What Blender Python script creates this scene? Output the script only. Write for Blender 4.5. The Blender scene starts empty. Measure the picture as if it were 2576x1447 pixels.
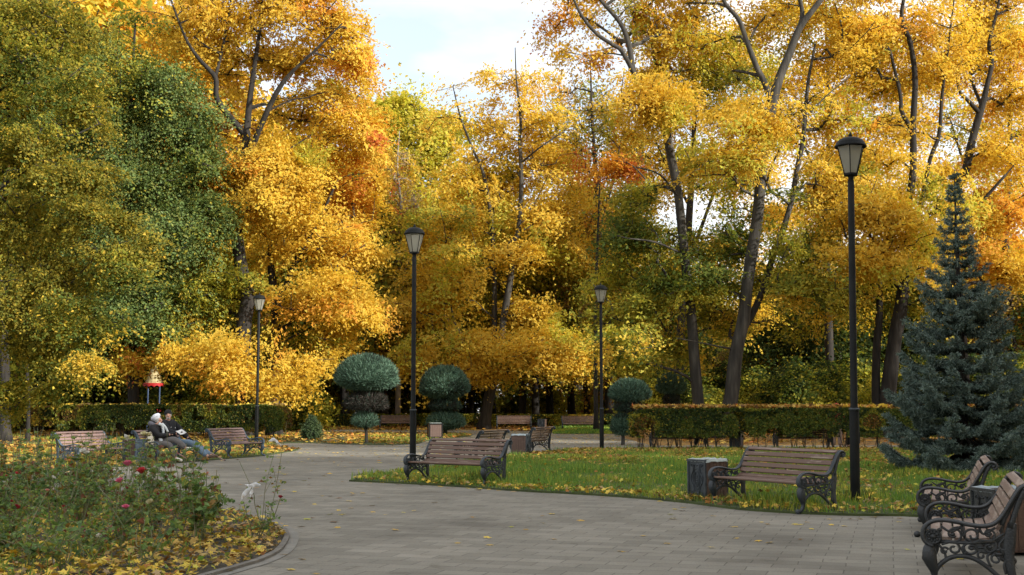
import bpy, math, random
import numpy as np
from mathutils import Vector, Matrix, Euler
random.seed(7)
RNG = np.random.default_rng(11)
SC = bpy.context.scene
COL = SC.collection
FPX, W0, H0, HOR, CAMZ = 3100.0, 2576.0, 1447.0, 1028.0, 1.42
PITCH = math.atan((HOR - H0/2)/FPX)
# ------------------------------------------------------------ camera
cam_d = bpy.data.cameras.new('camera'); cam = bpy.data.objects.new('camera', cam_d); COL.objects.link(cam)
cam_d.sensor_width = 36; cam_d.lens = FPX/W0*36; cam_d.clip_end = 2000; cam_d.clip_start = .1
cam.location = (0, 0, CAMZ); cam.rotation_euler = (math.pi/2 + PITCH, 0, 0)
SC.camera = cam
RC = np.array(Euler((math.pi/2 + PITCH, 0, 0)).to_matrix())
def ray(u, v):
    return RC @ np.array([(u - W0/2)/FPX, -(v - H0/2)/FPX, -1.0])
def sstep(t):
    t = np.clip(t, 0, 1); return t*t*(3 - 2*t)
def gz(y):                                     # the ground rises a little towards the back
    return .2*sstep((np.asarray(y, float) - 42)/38.)
def G(u, v):                                   # point of the ground seen at a pixel of the photograph
    d = ray(u, v); y = 10.
    for _ in range(30):
        t = (CAMZ - float(gz(y)))/max(-d[2], 1e-4); y = t*d[1]
    return np.array([t*d[0], y, float(gz(y))])
def Q(u, v, Y):                                # point at world depth Y seen at a pixel
    d = ray(u, v); t = Y/d[1]
    return np.array([t*d[0], Y, CAMZ + t*d[2]])
def pxm(Y): return FPX/Y                        # pixels per metre (photo frame) at depth Y
# ------------------------------------------------------------ objects
def tag(o, label=None, cat=None, group=None, kind=None):
    if label: o['label'] = label
    if cat: o['category'] = cat
    if group: o['group'] = group
    if kind: o['kind'] = kind
    return o
def thing(name, label, cat, loc=(0, 0, 0), rz=0., group=None):
    o = bpy.data.objects.new(name, None); COL.objects.link(o)
    o.empty_display_size = .2
    o.location = tuple(float(c) for c in loc); o.rotation_euler = (0, 0, rz)
    return tag(o, label, cat, group)
KIDS = {}
def link(name, me, parent=None):
    o = bpy.data.objects.new(name, me); COL.objects.link(o)
    if parent is not None:
        o.parent = parent; KIDS.setdefault(parent.name, []).append(o)
    return o
def copy_tree(o, parent=None):
    c = o.copy(); COL.objects.link(c)
    if parent is not None:
        c.parent = parent; KIDS.setdefault(parent.name, []).append(c)
    for ch in list(KIDS.get(o.name, [])): copy_tree(ch, c)
    return c
def mesh(name, V, faces, mat, col=None, smooth=False, mats=None, midx=None):
    """faces: list of int arrays (m,k)."""
    V = np.asarray(V, np.float32).reshape(-1, 3)
    me = bpy.data.meshes.new(name)
    faces = [np.asarray(f, np.int32) for f in faces if len(f)]
    me.vertices.add(len(V)); me.vertices.foreach_set('co', V.ravel())
    nl = sum(f.size for f in faces); nf = sum(len(f) for f in faces)
    me.loops.add(nl); me.loops.foreach_set('vertex_index', np.concatenate([f.ravel() for f in faces]))
    me.polygons.add(nf)
    sizes = np.concatenate([np.full(len(f), f.shape[1], np.int32) for f in faces])
    st = np.zeros(nf, np.int32); st[1:] = np.cumsum(sizes)[:-1]
    me.polygons.foreach_set('loop_start', st)
    me.polygons.foreach_set('use_smooth', np.full(nf, smooth))
    me.update(calc_edges=True)
    if col is not None:
        a = me.color_attributes.new('Col', 'FLOAT_COLOR', 'POINT')
        c4 = np.ones((len(V), 4), np.float32); c4[:, :3] = col
        a.data.foreach_set('color', c4.ravel())
    if mat is not None: me.materials.append(mat)
    return me
class Geo:
    def __init__(s): s.V = []; s.F = []; s.n = 0
    def add(s, V, F):
        V = np.asarray(V, float).reshape(-1, 3); s.V.append(V)
        for f in F:
            f = np.asarray(f, int)
            if len(f): s.F.append(f.reshape(len(f), -1) + s.n)
        s.n += len(V); return s
    def box(s, c, d, rot=None):
        x, y, z = [q/2 for q in d]
        V = np.array([[a, b, e] for a in (-x, x) for b in (-y, y) for e in (-z, z)])
        if rot is not None: V = V @ np.array(rot).T
        F = [[0, 1, 3, 2], [4, 6, 7, 5], [0, 4, 5, 1], [2, 3, 7, 6], [0, 2, 6, 4], [1, 5, 7, 3]]
        return s.add(V + np.asarray(c), [F])
    def tube(s, P, R, n=8, cap=True, squash=None):
        P = np.asarray(P, float); R = np.broadcast_to(np.asarray(R, float), (len(P),))
        T = np.gradient(P, axis=0); T /= np.maximum(np.linalg.norm(T, axis=1, keepdims=True), 1e-9)
        ref = np.array([1., 0, 0]) if abs(T[0][0]) < .8 else np.array([0, 1., 0])
        u = np.cross(T[0], ref); u /= np.linalg.norm(u)
        V = []; a = np.arange(n)*2*math.pi/n
        for i in range(len(P)):
            u = u - T[i]*np.dot(u, T[i]); u /= max(np.linalg.norm(u), 1e-9); w = np.cross(T[i], u)
            V.append(P[i] + R[i]*(np.cos(a)[:, None]*u + np.sin(a)[:, None]*w))
        V = np.concatenate(V); F = []
        for i in range(len(P) - 1):
            for j in range(n):
                k = (j + 1) % n; F.append([i*n + j, i*n + k, (i+1)*n + k, (i+1)*n + j])
        s.add(V, [F])
        if cap:
            m = s.n - len(V)
            s.F.append(np.array([[m + j for j in range(n)][::-1]])); s.F.append(np.array([[m + (len(P)-1)*n + j for j in range(n)]]))
        return s
    def sweep(s, P, th, wx, x0=0.):
        """rounded bar swept along a path in the local y-z plane; th = half thickness in the plane, wx = half width across"""
        P = np.asarray(P, float); m = len(P); th = np.broadcast_to(th, (m,)); wx = np.broadcast_to(wx, (m,))
        T = np.gradient(P, axis=0); T /= np.maximum(np.linalg.norm(T, axis=1, keepdims=True), 1e-9)
        N = np.stack([-T[:, 1], T[:, 0]], 1)
        sec = np.array([(1, .45), (.6, 1), (-.6, 1), (-1, .45), (-1, -.45), (-.6, -1), (.6, -1), (1, -.45)])
        V = []
        for i in range(m):
            for a, b in sec:
                q = P[i] + N[i]*th[i]*b; V.append((x0 + wx[i]*a, q[0], q[1]))
        F = []
        for i in range(m - 1):
            for j in range(8):
                k = (j + 1) % 8; F.append([i*8 + j, i*8 + k, (i+1)*8 + k, (i+1)*8 + j])
        s.add(V, [F]); b = s.n - len(V)
        s.F.append(np.array([[b + j for j in range(8)][::-1]])); s.F.append(np.array([[b + (m-1)*8 + j for j in range(8)]]))
        return s
    def ball(s, c, r, nu=10, nv=7):
        r = np.broadcast_to(np.asarray(r, float), (3,)); V = []
        for i in range(nv + 1):
            t = math.pi*i/nv
            for j in range(nu):
                p = 2*math.pi*j/nu; V.append((math.sin(t)*math.cos(p), math.sin(t)*math.sin(p), math.cos(t)))
        F = [[i*nu + j, (i+1)*nu + j, (i+1)*nu + (j+1) % nu, i*nu + (j+1) % nu] for i in range(nv) for j in range(nu)]
        return s.add(np.array(V)*r + np.asarray(c), [F])
    def lathe(s, prof, n=16, c=(0, 0, 0), axis='z', ph=0.):
        V = []
        for r, z in prof:
            for j in range(n):
                a = 2*math.pi*j/n + ph
                V.append((r*math.cos(a), r*math.sin(a), z) if axis == 'z' else (z, r*math.cos(a), r*math.sin(a)))
        F = [[i*n + j, i*n + (j+1) % n, (i+1)*n + (j+1) % n, (i+1)*n + j] for i in range(len(prof)-1) for j in range(n)]
        return s.add(np.array(V) + np.asarray(c), [F])
    def build(s, name, mat, parent=None, smooth=False):
        return link(name, mesh(name, np.concatenate(s.V), s.F, mat, smooth=smooth), parent)
def spline(P, n=6):
    P = np.asarray(P, float); Q_ = np.vstack([2*P[0] - P[1], P, 2*P[-1] - P[-2]]); out = []
    for i in range(1, len(Q_) - 2):
        a, b, c, d = Q_[i-1], Q_[i], Q_[i+1], Q_[i+2]
        for t in np.linspace(0, 1, n, endpoint=False):
            out.append(.5*(2*b + (c - a)*t + (2*a - 5*b + 4*c - d)*t*t + (3*b - 3*c + d - a)*t**3))
    out.append(P[-1]); return np.array(out)
# value noise, vectorised
_LAT = np.random.default_rng(5).random((32, 32, 32))
def vnoise(P, scale=1., off=0.):
    P = np.asarray(P, float)*scale + off + 100
    i = np.floor(P).astype(int); f = P - i; f = f*f*(3 - 2*f)
    def L(dx, dy, dz): return _LAT[(i[:, 0]+dx) % 32, (i[:, 1]+dy) % 32, (i[:, 2]+dz) % 32]
    x, y, z = f.T
    return ((L(0,0,0)*(1-x)+L(1,0,0)*x)*(1-y)+(L(0,1,0)*(1-x)+L(1,1,0)*x)*y)*(1-z) + ((L(0,0,1)*(1-x)+L(1,0,1)*x)*(1-y)+(L(0,1,1)*(1-x)+L(1,1,1)*x)*y)*z
# ------------------------------------------------------------ materials
def new_mat(name):
    m = bpy.data.materials.new(name); m.use_nodes = True
    nt = m.node_tree; nt.nodes.clear(); out = nt.nodes.new('ShaderNodeOutputMaterial'); return m, nt, out
def N(nt, t, **kw):
    n = nt.nodes.new(t)
    for k, v in kw.items():
        if k.startswith('i_'): n.inputs[k[2:].replace('_', ' ')].default_value = v
        else: setattr(n, k, v)
    return n
def ramp(nt, stops, fac):
    r = nt.nodes.new('ShaderNodeValToRGB'); e = r.color_ramp.elements
    while len(e) < len(stops): e.new(.5)
    for i, (p, c) in enumerate(stops): e[i].position = p; e[i].color = (*c, 1)
    nt.links.new(fac, r.inputs['Fac']); return r.outputs['Color']
def surf(name, stops, scale=8., rough=.7, metal=0., bump=.3, bscale=None, stretch=(1, 1, 1), detail=6, spec=.5, coat=0.):
    m, nt, out = new_mat(name)
    tc = N(nt, 'ShaderNodeTexCoord'); mp = N(nt, 'ShaderNodeMapping'); mp.inputs['Scale'].default_value = stretch
    nt.links.new(tc.outputs['Object'], mp.inputs['Vector'])
    no = N(nt, 'ShaderNodeTexNoise'); no.inputs['Scale'].default_value = scale; no.inputs['Detail'].default_value = detail
    nt.links.new(mp.outputs[0], no.inputs['Vector'])
    c = ramp(nt, stops, no.outputs['Fac'])
    b = N(nt, 'ShaderNodeBsdfPrincipled'); b.inputs['Roughness'].default_value = rough; b.inputs['Metallic'].default_value = metal
    b.inputs['Specular IOR Level'].default_value = spec; b.inputs['Coat Weight'].default_value = coat
    nt.links.new(c, b.inputs['Base Color'])
    n2 = N(nt, 'ShaderNodeTexNoise'); n2.inputs['Scale'].default_value = bscale or scale*4; n2.inputs['Detail'].default_value = 4
    nt.links.new(mp.outputs[0], n2.inputs['Vector'])
    bp = N(nt, 'ShaderNodeBump'); bp.inputs['Strength'].default_value = bump; bp.inputs['Distance'].default_value = .02
    nt.links.new(n2.outputs['Fac'], bp.inputs['Height']); nt.links.new(bp.outputs[0], b.inputs['Normal'])
    nt.links.new(b.outputs[0], out.inputs['Surface']); return m
def leaf_mat(name, trans=.4, rough=.7, gain=1.0):
    m, nt, out = new_mat(name)
    a = N(nt, 'ShaderNodeAttribute', attribute_name='Col')
    b = N(nt, 'ShaderNodeBsdfPrincipled'); b.inputs['Roughness'].default_value = rough; b.inputs['Specular IOR Level'].default_value = .16
    nt.links.new(a.outputs['Color'], b.inputs['Base Color'])
    t = N(nt, 'ShaderNodeBsdfTranslucent')
    g = N(nt, 'ShaderNodeMix', data_type='RGBA', blend_type='MULTIPLY'); g.inputs[0].default_value = 1
    g.inputs[7].default_value = (1.15, 1.12, .75, 1)
    nt.links.new(a.outputs['Color'], g.inputs[6]); nt.links.new(g.outputs[2], t.inputs['Color'])
    x = N(nt, 'ShaderNodeMixShader'); x.inputs[0].default_value = trans
    nt.links.new(b.outputs[0], x.inputs[1]); nt.links.new(t.outputs[0], x.inputs[2]); nt.links.new(x.outputs[0], out.inputs['Surface'])
    return m
M = {}
M['leaf'] = leaf_mat('tree_leaf', .5)
M['small'] = leaf_mat('small_leaf', .3, .45)
M['litter'] = leaf_mat('fallen_leaf', .12, .6)
M['grass'] = leaf_mat('grass_blade', .3, .5)
M['needle'] = leaf_mat('needle', .12, .55)
M['petal'] = leaf_mat('petal', .25, .5)
M['bark'] = surf('dark_bark', [(.3, (.009, .0075, .006)), (.55, (.023, .019, .015)), (.75, (.05, .043, .034))], 6, .95, 0, 1., 22, (1, 1, .16))
M['greybark'] = surf('grey_bark', [(.3, (.018, .016, .013)), (.55, (.048, .043, .035)), (.75, (.10, .09, .073))], 5, .95, 0, 1., 24, (1, 1, .14))
M['palebark'] = surf('pale_bark', [(.3, (.12, .10, .08)), (.7, (.34, .29, .23))], 5, .9, 0, .5, 16, (1, 1, .3))
M['iron'] = surf('blue_grey_iron_paint', [(.35, (.020, .026, .031)), (.65, (.042, .052, .060))], 9, .42, 0, .25, 60, spec=.5)
M['ironblue'] = surf('worn_blue_iron_paint', [(.35, (.035, .055, .075)), (.65, (.07, .10, .13))], 9, .5, 0, .25, 60)
M['ironbl'] = surf('near_black_iron_paint', [(.35, (.010, .012, .013)), (.65, (.024, .027, .028))], 9, .4, 0, .3, 60)
M['pole'] = surf('black_lamp_paint', [(.35, (.006, .007, .007)), (.65, (.012, .013, .012))], 5, .55, 0, .1, 40, spec=.15)
M['stem'] = surf('rose_stem', [(.3, (.11, .17, .06)), (.7, (.22, .17, .09))], 12, .6, 0, .2)
M['twig'] = surf('hedge_twig', [(.3, (.045, .034, .025)), (.7, (.13, .10, .075))], 12, .9, 0, .4)
M['kerb'] = surf('kerb_stone', [(.3, (.12, .108, .09)), (.7, (.21, .195, .165))], 5, .9, 0, .4, 60)
def wood_mat(name, base, worn, thr=.55):
    m, nt, out = new_mat(name)
    tc = N(nt, 'ShaderNodeTexCoord'); mp = N(nt, 'ShaderNodeMapping'); mp.inputs['Scale'].default_value = (1, 9, 9)
    oi = N(nt, 'ShaderNodeObjectInfo'); ad = N(nt, 'ShaderNodeVectorMath', operation='ADD'); sc_ = N(nt, 'ShaderNodeVectorMath', operation='SCALE'); sc_.inputs['Scale'].default_value = 30
    cx = N(nt, 'ShaderNodeCombineXYZ'); nt.links.new(oi.outputs['Random'], cx.inputs[0]); nt.links.new(oi.outputs['Random'], cx.inputs[1])
    nt.links.new(cx.outputs[0], sc_.inputs[0]); nt.links.new(tc.outputs['Object'], ad.inputs[0]); nt.links.new(sc_.outputs[0], ad.inputs[1])
    nt.links.new(ad.outputs[0], mp.inputs['Vector'])
    n1 = N(nt, 'ShaderNodeTexNoise'); n1.inputs['Scale'].default_value = 2.2; n1.inputs['Detail'].default_value = 8; n1.inputs['Roughness'].default_value = .62
    n2 = N(nt, 'ShaderNodeTexNoise'); n2.inputs['Scale'].default_value = 14; n2.inputs['Detail'].default_value = 5
    nt.links.new(mp.outputs[0], n1.inputs['Vector']); nt.links.new(mp.outputs[0], n2.inputs['Vector'])
    c1 = ramp(nt, [(0, tuple(q*.8 for q in base)), (1, tuple(q*1.2 for q in base))], n2.outputs['Fac'])
    mask = ramp(nt, [(thr, (0, 0, 0)), (thr + .05, (1, 1, 1))], n1.outputs['Fac'])
    mx = N(nt, 'ShaderNodeMix', data_type='RGBA'); nt.links.new(mask, mx.inputs[0]); nt.links.new(c1, mx.inputs[6]); mx.inputs[7].default_value = (*worn, 1)
    b = N(nt, 'ShaderNodeBsdfPrincipled'); b.inputs['Roughness'].default_value = .62; nt.links.new(mx.outputs[2], b.inputs['Base Color'])
    bp = N(nt, 'ShaderNodeBump'); bp.inputs['Strength'].default_value = .35; bp.inputs['Distance'].default_value = .01
    nt.links.new(n2.outputs['Fac'], bp.inputs['Height']); nt.links.new(bp.outputs[0], b.inputs['Normal']); nt.links.new(b.outputs[0], out.inputs['Surface'])
    return m
M['slat'] = wood_mat('brown_slat_paint', (.138, .080, .055), (.26, .195, .145), .58)
M['slat_pale'] = wood_mat('faded_slat_paint', (.18, .12, .09), (.29, .22, .17), .5)
M['slat_peel'] = wood_mat('peeling_slat_paint', (.20, .13, .115), (.075, .045, .035), .56)
M['binwood'] = wood_mat('bin_wood', (.095, .055, .040), (.18, .135, .105), .6)
def flat(name, c, rough=.8, emit=None, **kw): return surf(name, [(.3, tuple(q*.85 for q in c)), (.7, tuple(min(1, q*1.15) for q in c))], 7, rough, 0, .15, **kw)
# paving: rows of pavers
def paving_mat():
    m, nt, out = new_mat('grey_pavers')
    tc = N(nt, 'ShaderNodeTexCoord'); mp = N(nt, 'ShaderNodeMapping'); mp.inputs['Rotation'].default_value = (0, 0, math.radians(17))
    nt.links.new(tc.outputs['Object'], mp.inputs['Vector'])
    br = N(nt, 'ShaderNodeTexBrick'); br.offset = .5; br.inputs['Scale'].default_value = 1; br.inputs['Brick Width'].default_value = .42; br.inputs['Row Height'].default_value = .26
    br.inputs['Mortar Size'].default_value = .006; br.inputs['Mortar Smooth'].default_value = .3; br.inputs['Bias'].default_value = -.1
    br.inputs['Color1'].default_value = (.205, .190, .158, 1); br.inputs['Color2'].default_value = (.275, .255, .214, 1); br.inputs['Mortar'].default_value = (.120, .110, .092, 1)
    nw = N(nt, 'ShaderNodeTexNoise'); nw.inputs['Scale'].default_value = 1.5; nt.links.new(mp.outputs[0], nw.inputs['Vector'])
    va = N(nt, 'ShaderNodeVectorMath', operation='MULTIPLY_ADD'); va.inputs[1].default_value = (.03, .03, 0)
    nt.links.new(nw.outputs['Color'], va.inputs[0]); nt.links.new(mp.outputs[0], va.inputs[2]); nt.links.new(va.outputs[0], br.inputs['Vector'])
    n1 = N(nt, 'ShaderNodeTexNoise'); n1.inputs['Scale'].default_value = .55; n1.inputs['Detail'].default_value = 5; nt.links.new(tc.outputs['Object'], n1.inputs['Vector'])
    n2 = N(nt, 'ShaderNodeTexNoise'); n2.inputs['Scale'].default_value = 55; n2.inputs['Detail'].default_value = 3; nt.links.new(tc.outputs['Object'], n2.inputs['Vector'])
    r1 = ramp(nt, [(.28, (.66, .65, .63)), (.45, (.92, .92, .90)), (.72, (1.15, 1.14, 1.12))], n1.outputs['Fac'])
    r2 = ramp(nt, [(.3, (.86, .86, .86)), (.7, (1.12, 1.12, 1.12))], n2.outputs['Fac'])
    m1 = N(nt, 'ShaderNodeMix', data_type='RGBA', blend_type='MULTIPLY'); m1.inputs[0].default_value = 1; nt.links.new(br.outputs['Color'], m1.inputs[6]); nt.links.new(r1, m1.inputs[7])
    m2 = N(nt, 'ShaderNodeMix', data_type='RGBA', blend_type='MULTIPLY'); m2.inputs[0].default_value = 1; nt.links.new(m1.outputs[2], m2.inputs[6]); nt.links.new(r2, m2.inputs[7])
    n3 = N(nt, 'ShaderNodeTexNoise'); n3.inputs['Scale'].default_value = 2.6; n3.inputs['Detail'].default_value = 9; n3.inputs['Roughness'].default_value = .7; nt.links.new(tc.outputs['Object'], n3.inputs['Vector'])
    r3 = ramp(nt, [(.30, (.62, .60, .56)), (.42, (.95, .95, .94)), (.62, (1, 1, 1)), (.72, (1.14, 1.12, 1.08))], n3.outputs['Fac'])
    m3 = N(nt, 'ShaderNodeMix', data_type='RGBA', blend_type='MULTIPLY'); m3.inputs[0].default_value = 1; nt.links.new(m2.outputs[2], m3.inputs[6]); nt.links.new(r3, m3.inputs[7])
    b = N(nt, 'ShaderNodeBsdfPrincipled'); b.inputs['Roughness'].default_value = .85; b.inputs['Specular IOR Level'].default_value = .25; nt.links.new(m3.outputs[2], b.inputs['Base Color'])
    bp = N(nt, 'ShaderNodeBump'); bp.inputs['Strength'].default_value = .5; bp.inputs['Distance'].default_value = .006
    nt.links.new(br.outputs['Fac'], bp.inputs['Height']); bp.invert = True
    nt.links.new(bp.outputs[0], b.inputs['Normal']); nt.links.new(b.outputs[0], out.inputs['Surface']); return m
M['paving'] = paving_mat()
def litter_ground(name, stops, scale=7., bump=1.):
    m, nt, out = new_mat(name)
    tc = N(nt, 'ShaderNodeTexCoord'); vo = N(nt, 'ShaderNodeTexVoronoi'); vo.inputs['Scale'].default_value = scale; nt.links.new(tc.outputs['Object'], vo.inputs['Vector'])
    sp = N(nt, 'ShaderNodeSeparateColor'); nt.links.new(vo.outputs['Color'], sp.inputs[0])
    c = ramp(nt, stops, sp.outputs[0])
    b = N(nt, 'ShaderNodeBsdfPrincipled'); b.inputs['Roughness'].default_value = .9; nt.links.new(c, b.inputs['Base Color'])
    bp = N(nt, 'ShaderNodeBump'); bp.inputs['Strength'].default_value = bump; bp.inputs['Distance'].default_value = .05
    nt.links.new(vo.outputs['Distance'], bp.inputs['Height']); nt.links.new(bp.outputs[0], b.inputs['Normal']); nt.links.new(b.outputs[0], out.inputs['Surface']); return m
M['woodfloor'] = litter_ground('leaf_litter_ground', [(0, (.05, .035, .02)), (.3, (.16, .085, .03)), (.55, (.34, .16, .03)), (.8, (.42, .24, .04)), (1, (.10, .10, .03))])
M['turf'] = surf('turf_soil', [(.3, (.035, .045, .015)), (.6, (.06, .08, .02)), (.8, (.09, .10, .03))], 3, .95, 0, .8, 30)
M['soil'] = surf('bed_soil', [(.3, (.03, .025, .017)), (.7, (.08, .065, .035))], 6, .95, 0, .8, 30)
# ------------------------------------------------------------ leaves
TPL = {}
def _kite(ang, L, w, fold=.0):
    c, s_ = math.cos(ang), math.sin(ang)
    P = np.array([(0, 0, 0), (w, L*.45, fold), (0, L, 0), (-w, L*.45, fold)])
    P[:, 2] -= .18*(P[:, 1]**2)
    x = P[:, 0]*c - P[:, 1]*s_; y = P[:, 0]*s_ + P[:, 1]*c
    return np.stack([x, y, P[:, 2]], 1)
TPL['maple'] = np.concatenate([_kite(0, .62, .17), _kite(1.0, .56, .15), _kite(-1.0, .56, .15), _kite(2.1, .4, .13), _kite(-2.1, .4, .13)])
TPL['maple3'] = np.concatenate([_kite(0, .62, .2), _kite(1.15, .55, .2), _kite(-1.15, .55, .2)])
TPL['kite'] = _kite(0, 1., .36, .1) - np.array([0, .5, 0])
TPL['blade'] = np.array([(-.05, 0, 0), (.05, 0, 0), (.03, .6, .0), (-.0, 1., .06)])
def leaves(C, Nrm, S, kind, yaw=None, up=None):
    T = TPL[kind]; C = np.asarray(C, float); n = len(C); Nrm = Nrm/np.maximum(np.linalg.norm(Nrm, axis=1, keepdims=True), 1e-9)
    if up is None:
        r = RNG.normal(size=(n, 3))
    else: r = up
    u = np.cross(r, Nrm); u /= np.maximum(np.linalg.norm(u, axis=1, keepdims=True), 1e-9); w = np.cross(Nrm, u)
    S = np.broadcast_to(S, (n,))[:, None, None]
    V = C[:, None, :] + S*(T[None, :, 0:1]*u[:, None, :] + T[None, :, 1:2]*w[:, None, :] + T[None, :, 2:3]*Nrm[:, None, :])
    k = len(T); F = np.arange(n*k).reshape(-1, 4)
    return V.reshape(-1, 3), F, k
PAL = {
 'yellow': [(.72, .50, .070), (.76, .55, .09), (.70, .45, .05), (.60, .46, .07)],
 'amber': [(.71, .49, .060), (.75, .53, .075), (.67, .44, .05), (.63, .46, .06)],
 'orange': [(.71, .37, .05), (.67, .33, .045), (.73, .42, .055), (.62, .30, .04)],
 'red': [(.56, .17, .045), (.60, .21, .045), (.48, .13, .04), (.62, .28, .05)],
 'lime': [(.50, .48, .06), (.58, .52, .09), (.42, .42, .05), (.64, .52, .07)],
 'olive': [(.26, .26, .035), (.33, .30, .04), (.20, .23, .033), (.42, .34, .04)],
 'green': [(.10, .14, .028), (.13, .17, .03), (.08, .12, .025), (.18, .18, .03)],
 'dark': [(.035, .060, .018), (.05, .08, .022), (.028, .05, .018), (.07, .09, .025)],
 'elm': [(.115, .17, .05), (.135, .195, .055), (.095, .145, .045), (.20, .22, .055)],
 'tan': [(.34, .24, .12), (.42, .30, .15), (.28, .19, .09), (.50, .36, .12)],
 'brown': [(.20, .11, .035), (.26, .15, .04), (.15, .08, .03), (.36, .20, .04)],
 'linden': [(.22, .20, .032), (.29, .25, .038), (.14, .15, .028), (.38, .29, .04)],
}
def pal_cols(names, weights, P, seed, scale=.35, mixn=.25):
    """per-point colour: the palette follows a noise over space (patches of one hue), with a random share"""
    n = len(P); w = np.cumsum(np.asarray(weights, float)/sum(weights))
    t = vnoise(P, scale, seed*3.7); t = (np.argsort(np.argsort(t)) + .5)/n
    rnd = RNG.random(n); t = np.where(RNG.random(n) < mixn, rnd, t)
    idx = np.minimum(np.searchsorted(w, t), len(names) - 1)
    A = np.array([PAL[q] for q in names])
    c = A[idx, RNG.integers(0, 4, n)]
    return c*(1 + RNG.normal(0, .06, (n, 1)))
# ------------------------------------------------------------ trees
def branch_mesh(P, par, rad, trunk_n, minr=0.):
    """tapered prisms for every parent link past the trunk nodes"""
    idx = np.arange(trunk_n, len(P)); idx = idx[rad[idx] >= minr]
    if not len(idx): return np.zeros((0, 3)), []
    a = P[par[idx]]; b = P[idx]; rb = rad[idx]; ra = np.minimum(rad[par[idx]], rb*1.35)
    d = b - a; L = np.maximum(np.linalg.norm(d, axis=1, keepdims=True), 1e-6); d /= L
    a = a - d*ra[:, None]*.3
    ref = np.where(np.abs(d[:, 2:3]) > .9, [[1., 0, 0]], [[0, 0, 1.]])
    u = np.cross(d, ref); u /= np.linalg.norm(u, axis=1, keepdims=True); w = np.cross(d, u)
    n = 5; ang = np.arange(n)*2*math.pi/n
    ring = np.cos(ang)[None, :, None]*u[:, None] + np.sin(ang)[None, :, None]*w[:, None]
    V = np.concatenate([a[:, None] + ring*ra[:, None, None], b[:, None] + ring*rb[:, None, None]], 1)
    base = (np.arange(len(idx))*2*n)[:, None]
    F = np.concatenate([base + np.array([[j, (j+1) % n, n + (j+1) % n, n + j]]) for j in range(n)], 0)
    return V.reshape(-1, 3), [F]
def grow(trunks, sprays, seed, tip=.010, power=.5, step=.55, wig=.16, wood_over=None):
    """trunks: list of (points, radii); sprays: targets. Greedy branching like a tree skeleton."""
    rng = np.random.default_rng(seed)
    P = []; par = []; rad0 = []
    for pts, rr in trunks:
        for i, p in enumerate(pts):
            P.append(p); par.append(len(P) - 2 if i else -1); rad0.append(rr[i])
    tn = len(P); cap = tn + len(sprays)*14 + 50
    A = np.zeros((cap, 3)); A[:tn] = P; PR = np.full(cap, -1); PR[:tn] = par
    n = tn; T0 = A[:tn]
    zmin = A[:tn, 2].min()
    d0 = np.array([np.min(np.linalg.norm(T0 - s, axis=1)) for s in sprays]) if len(sprays) else np.zeros(0)
    r0 = np.array(rad0)
    for k in np.argsort(d0):
        s = sprays[k]; dv = A[:n] - s; d = np.linalg.norm(dv, axis=1)
        cost = d + 1.1*np.maximum(0, dv[:, 2] + .35*d)
        cost[:tn] += .8*np.maximum(0, (zmin + 2.5) - A[:tn, 2])
        q = int(np.argmin(cost)); D = d[q]
        m = min(12, max(1, int(D/step)))
        a = A[q]; mid = (a + s)/2 + np.array([0, 0, .10*D]) + rng.normal(0, wig*D*.5, 3)
        prev = q
        for j in range(1, m + 1):
            t = j/m; p = (1-t)**2*a + 2*t*(1-t)*mid + t*t*s
            if j < m: p = p + rng.normal(0, .05, 3)
            A[n] = p; PR[n] = prev; prev = n; n += 1
    A = A[:n]; PR = PR[:n]; cnt = np.zeros(n)
    has_child = np.zeros(n, bool); has_child[PR[PR >= 0]] = True
    cnt[~has_child] = 1
    for i in range(n - 1, tn - 1, -1): cnt[PR[i]] += cnt[i]
    rad = tip*np.power(np.maximum(cnt, 1), power); rad[:tn] = r0
    for i in range(tn, n): rad[i] = min(rad[i], rad[PR[i]]*.92)
    return A, PR, rad, tn
def trunk_geo(g, pts, rr, flare=True, n=12):
    pts = np.asarray(pts); rr = np.asarray(rr, float).copy()
    rr = rr*(1 + .10*(vnoise(pts, 1.1, 3.) - .5))
    if flare:
        z0 = pts[0][2]; rr = rr*(1 + .55*np.exp(-(pts[:, 2] - z0)/.35))
    g.tube(pts, rr, n)
def spray_leaves(S, out, nl, sig, kind, size, rng_seed, flatz=.13, droop=.16, tilt=.34, up=.6, outw=.5):
    rng = np.random.default_rng(rng_seed); m = len(S)
    k = np.repeat(np.arange(m), nl); n = len(k)
    o = rng.normal(size=(n, 3)); ss = sig*(.7 + .6*rng.random(m))[k]
    Ns = rng.normal(size=(m, 3))*.42 + np.array([0, 0, up]) + out*outw; Ns /= np.linalg.norm(Ns, axis=1, keepdims=True)
    o *= ss[:, None]; r = np.linalg.norm(o, axis=1); o -= Ns[k]*np.sum(o*Ns[k], 1, keepdims=True)*(1 - flatz)
    r = np.minimum(r, 1.7*sig); o[:, 2] -= droop*r*r/np.maximum(sig, .1)
    C = S[k] + o
    Nn = rng.normal(size=(n, 3))*tilt + Ns[k]*1.1
    sz = size*(.55 + .8*rng.random(n)**1.3)
    return C, Nn, sz, k
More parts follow.
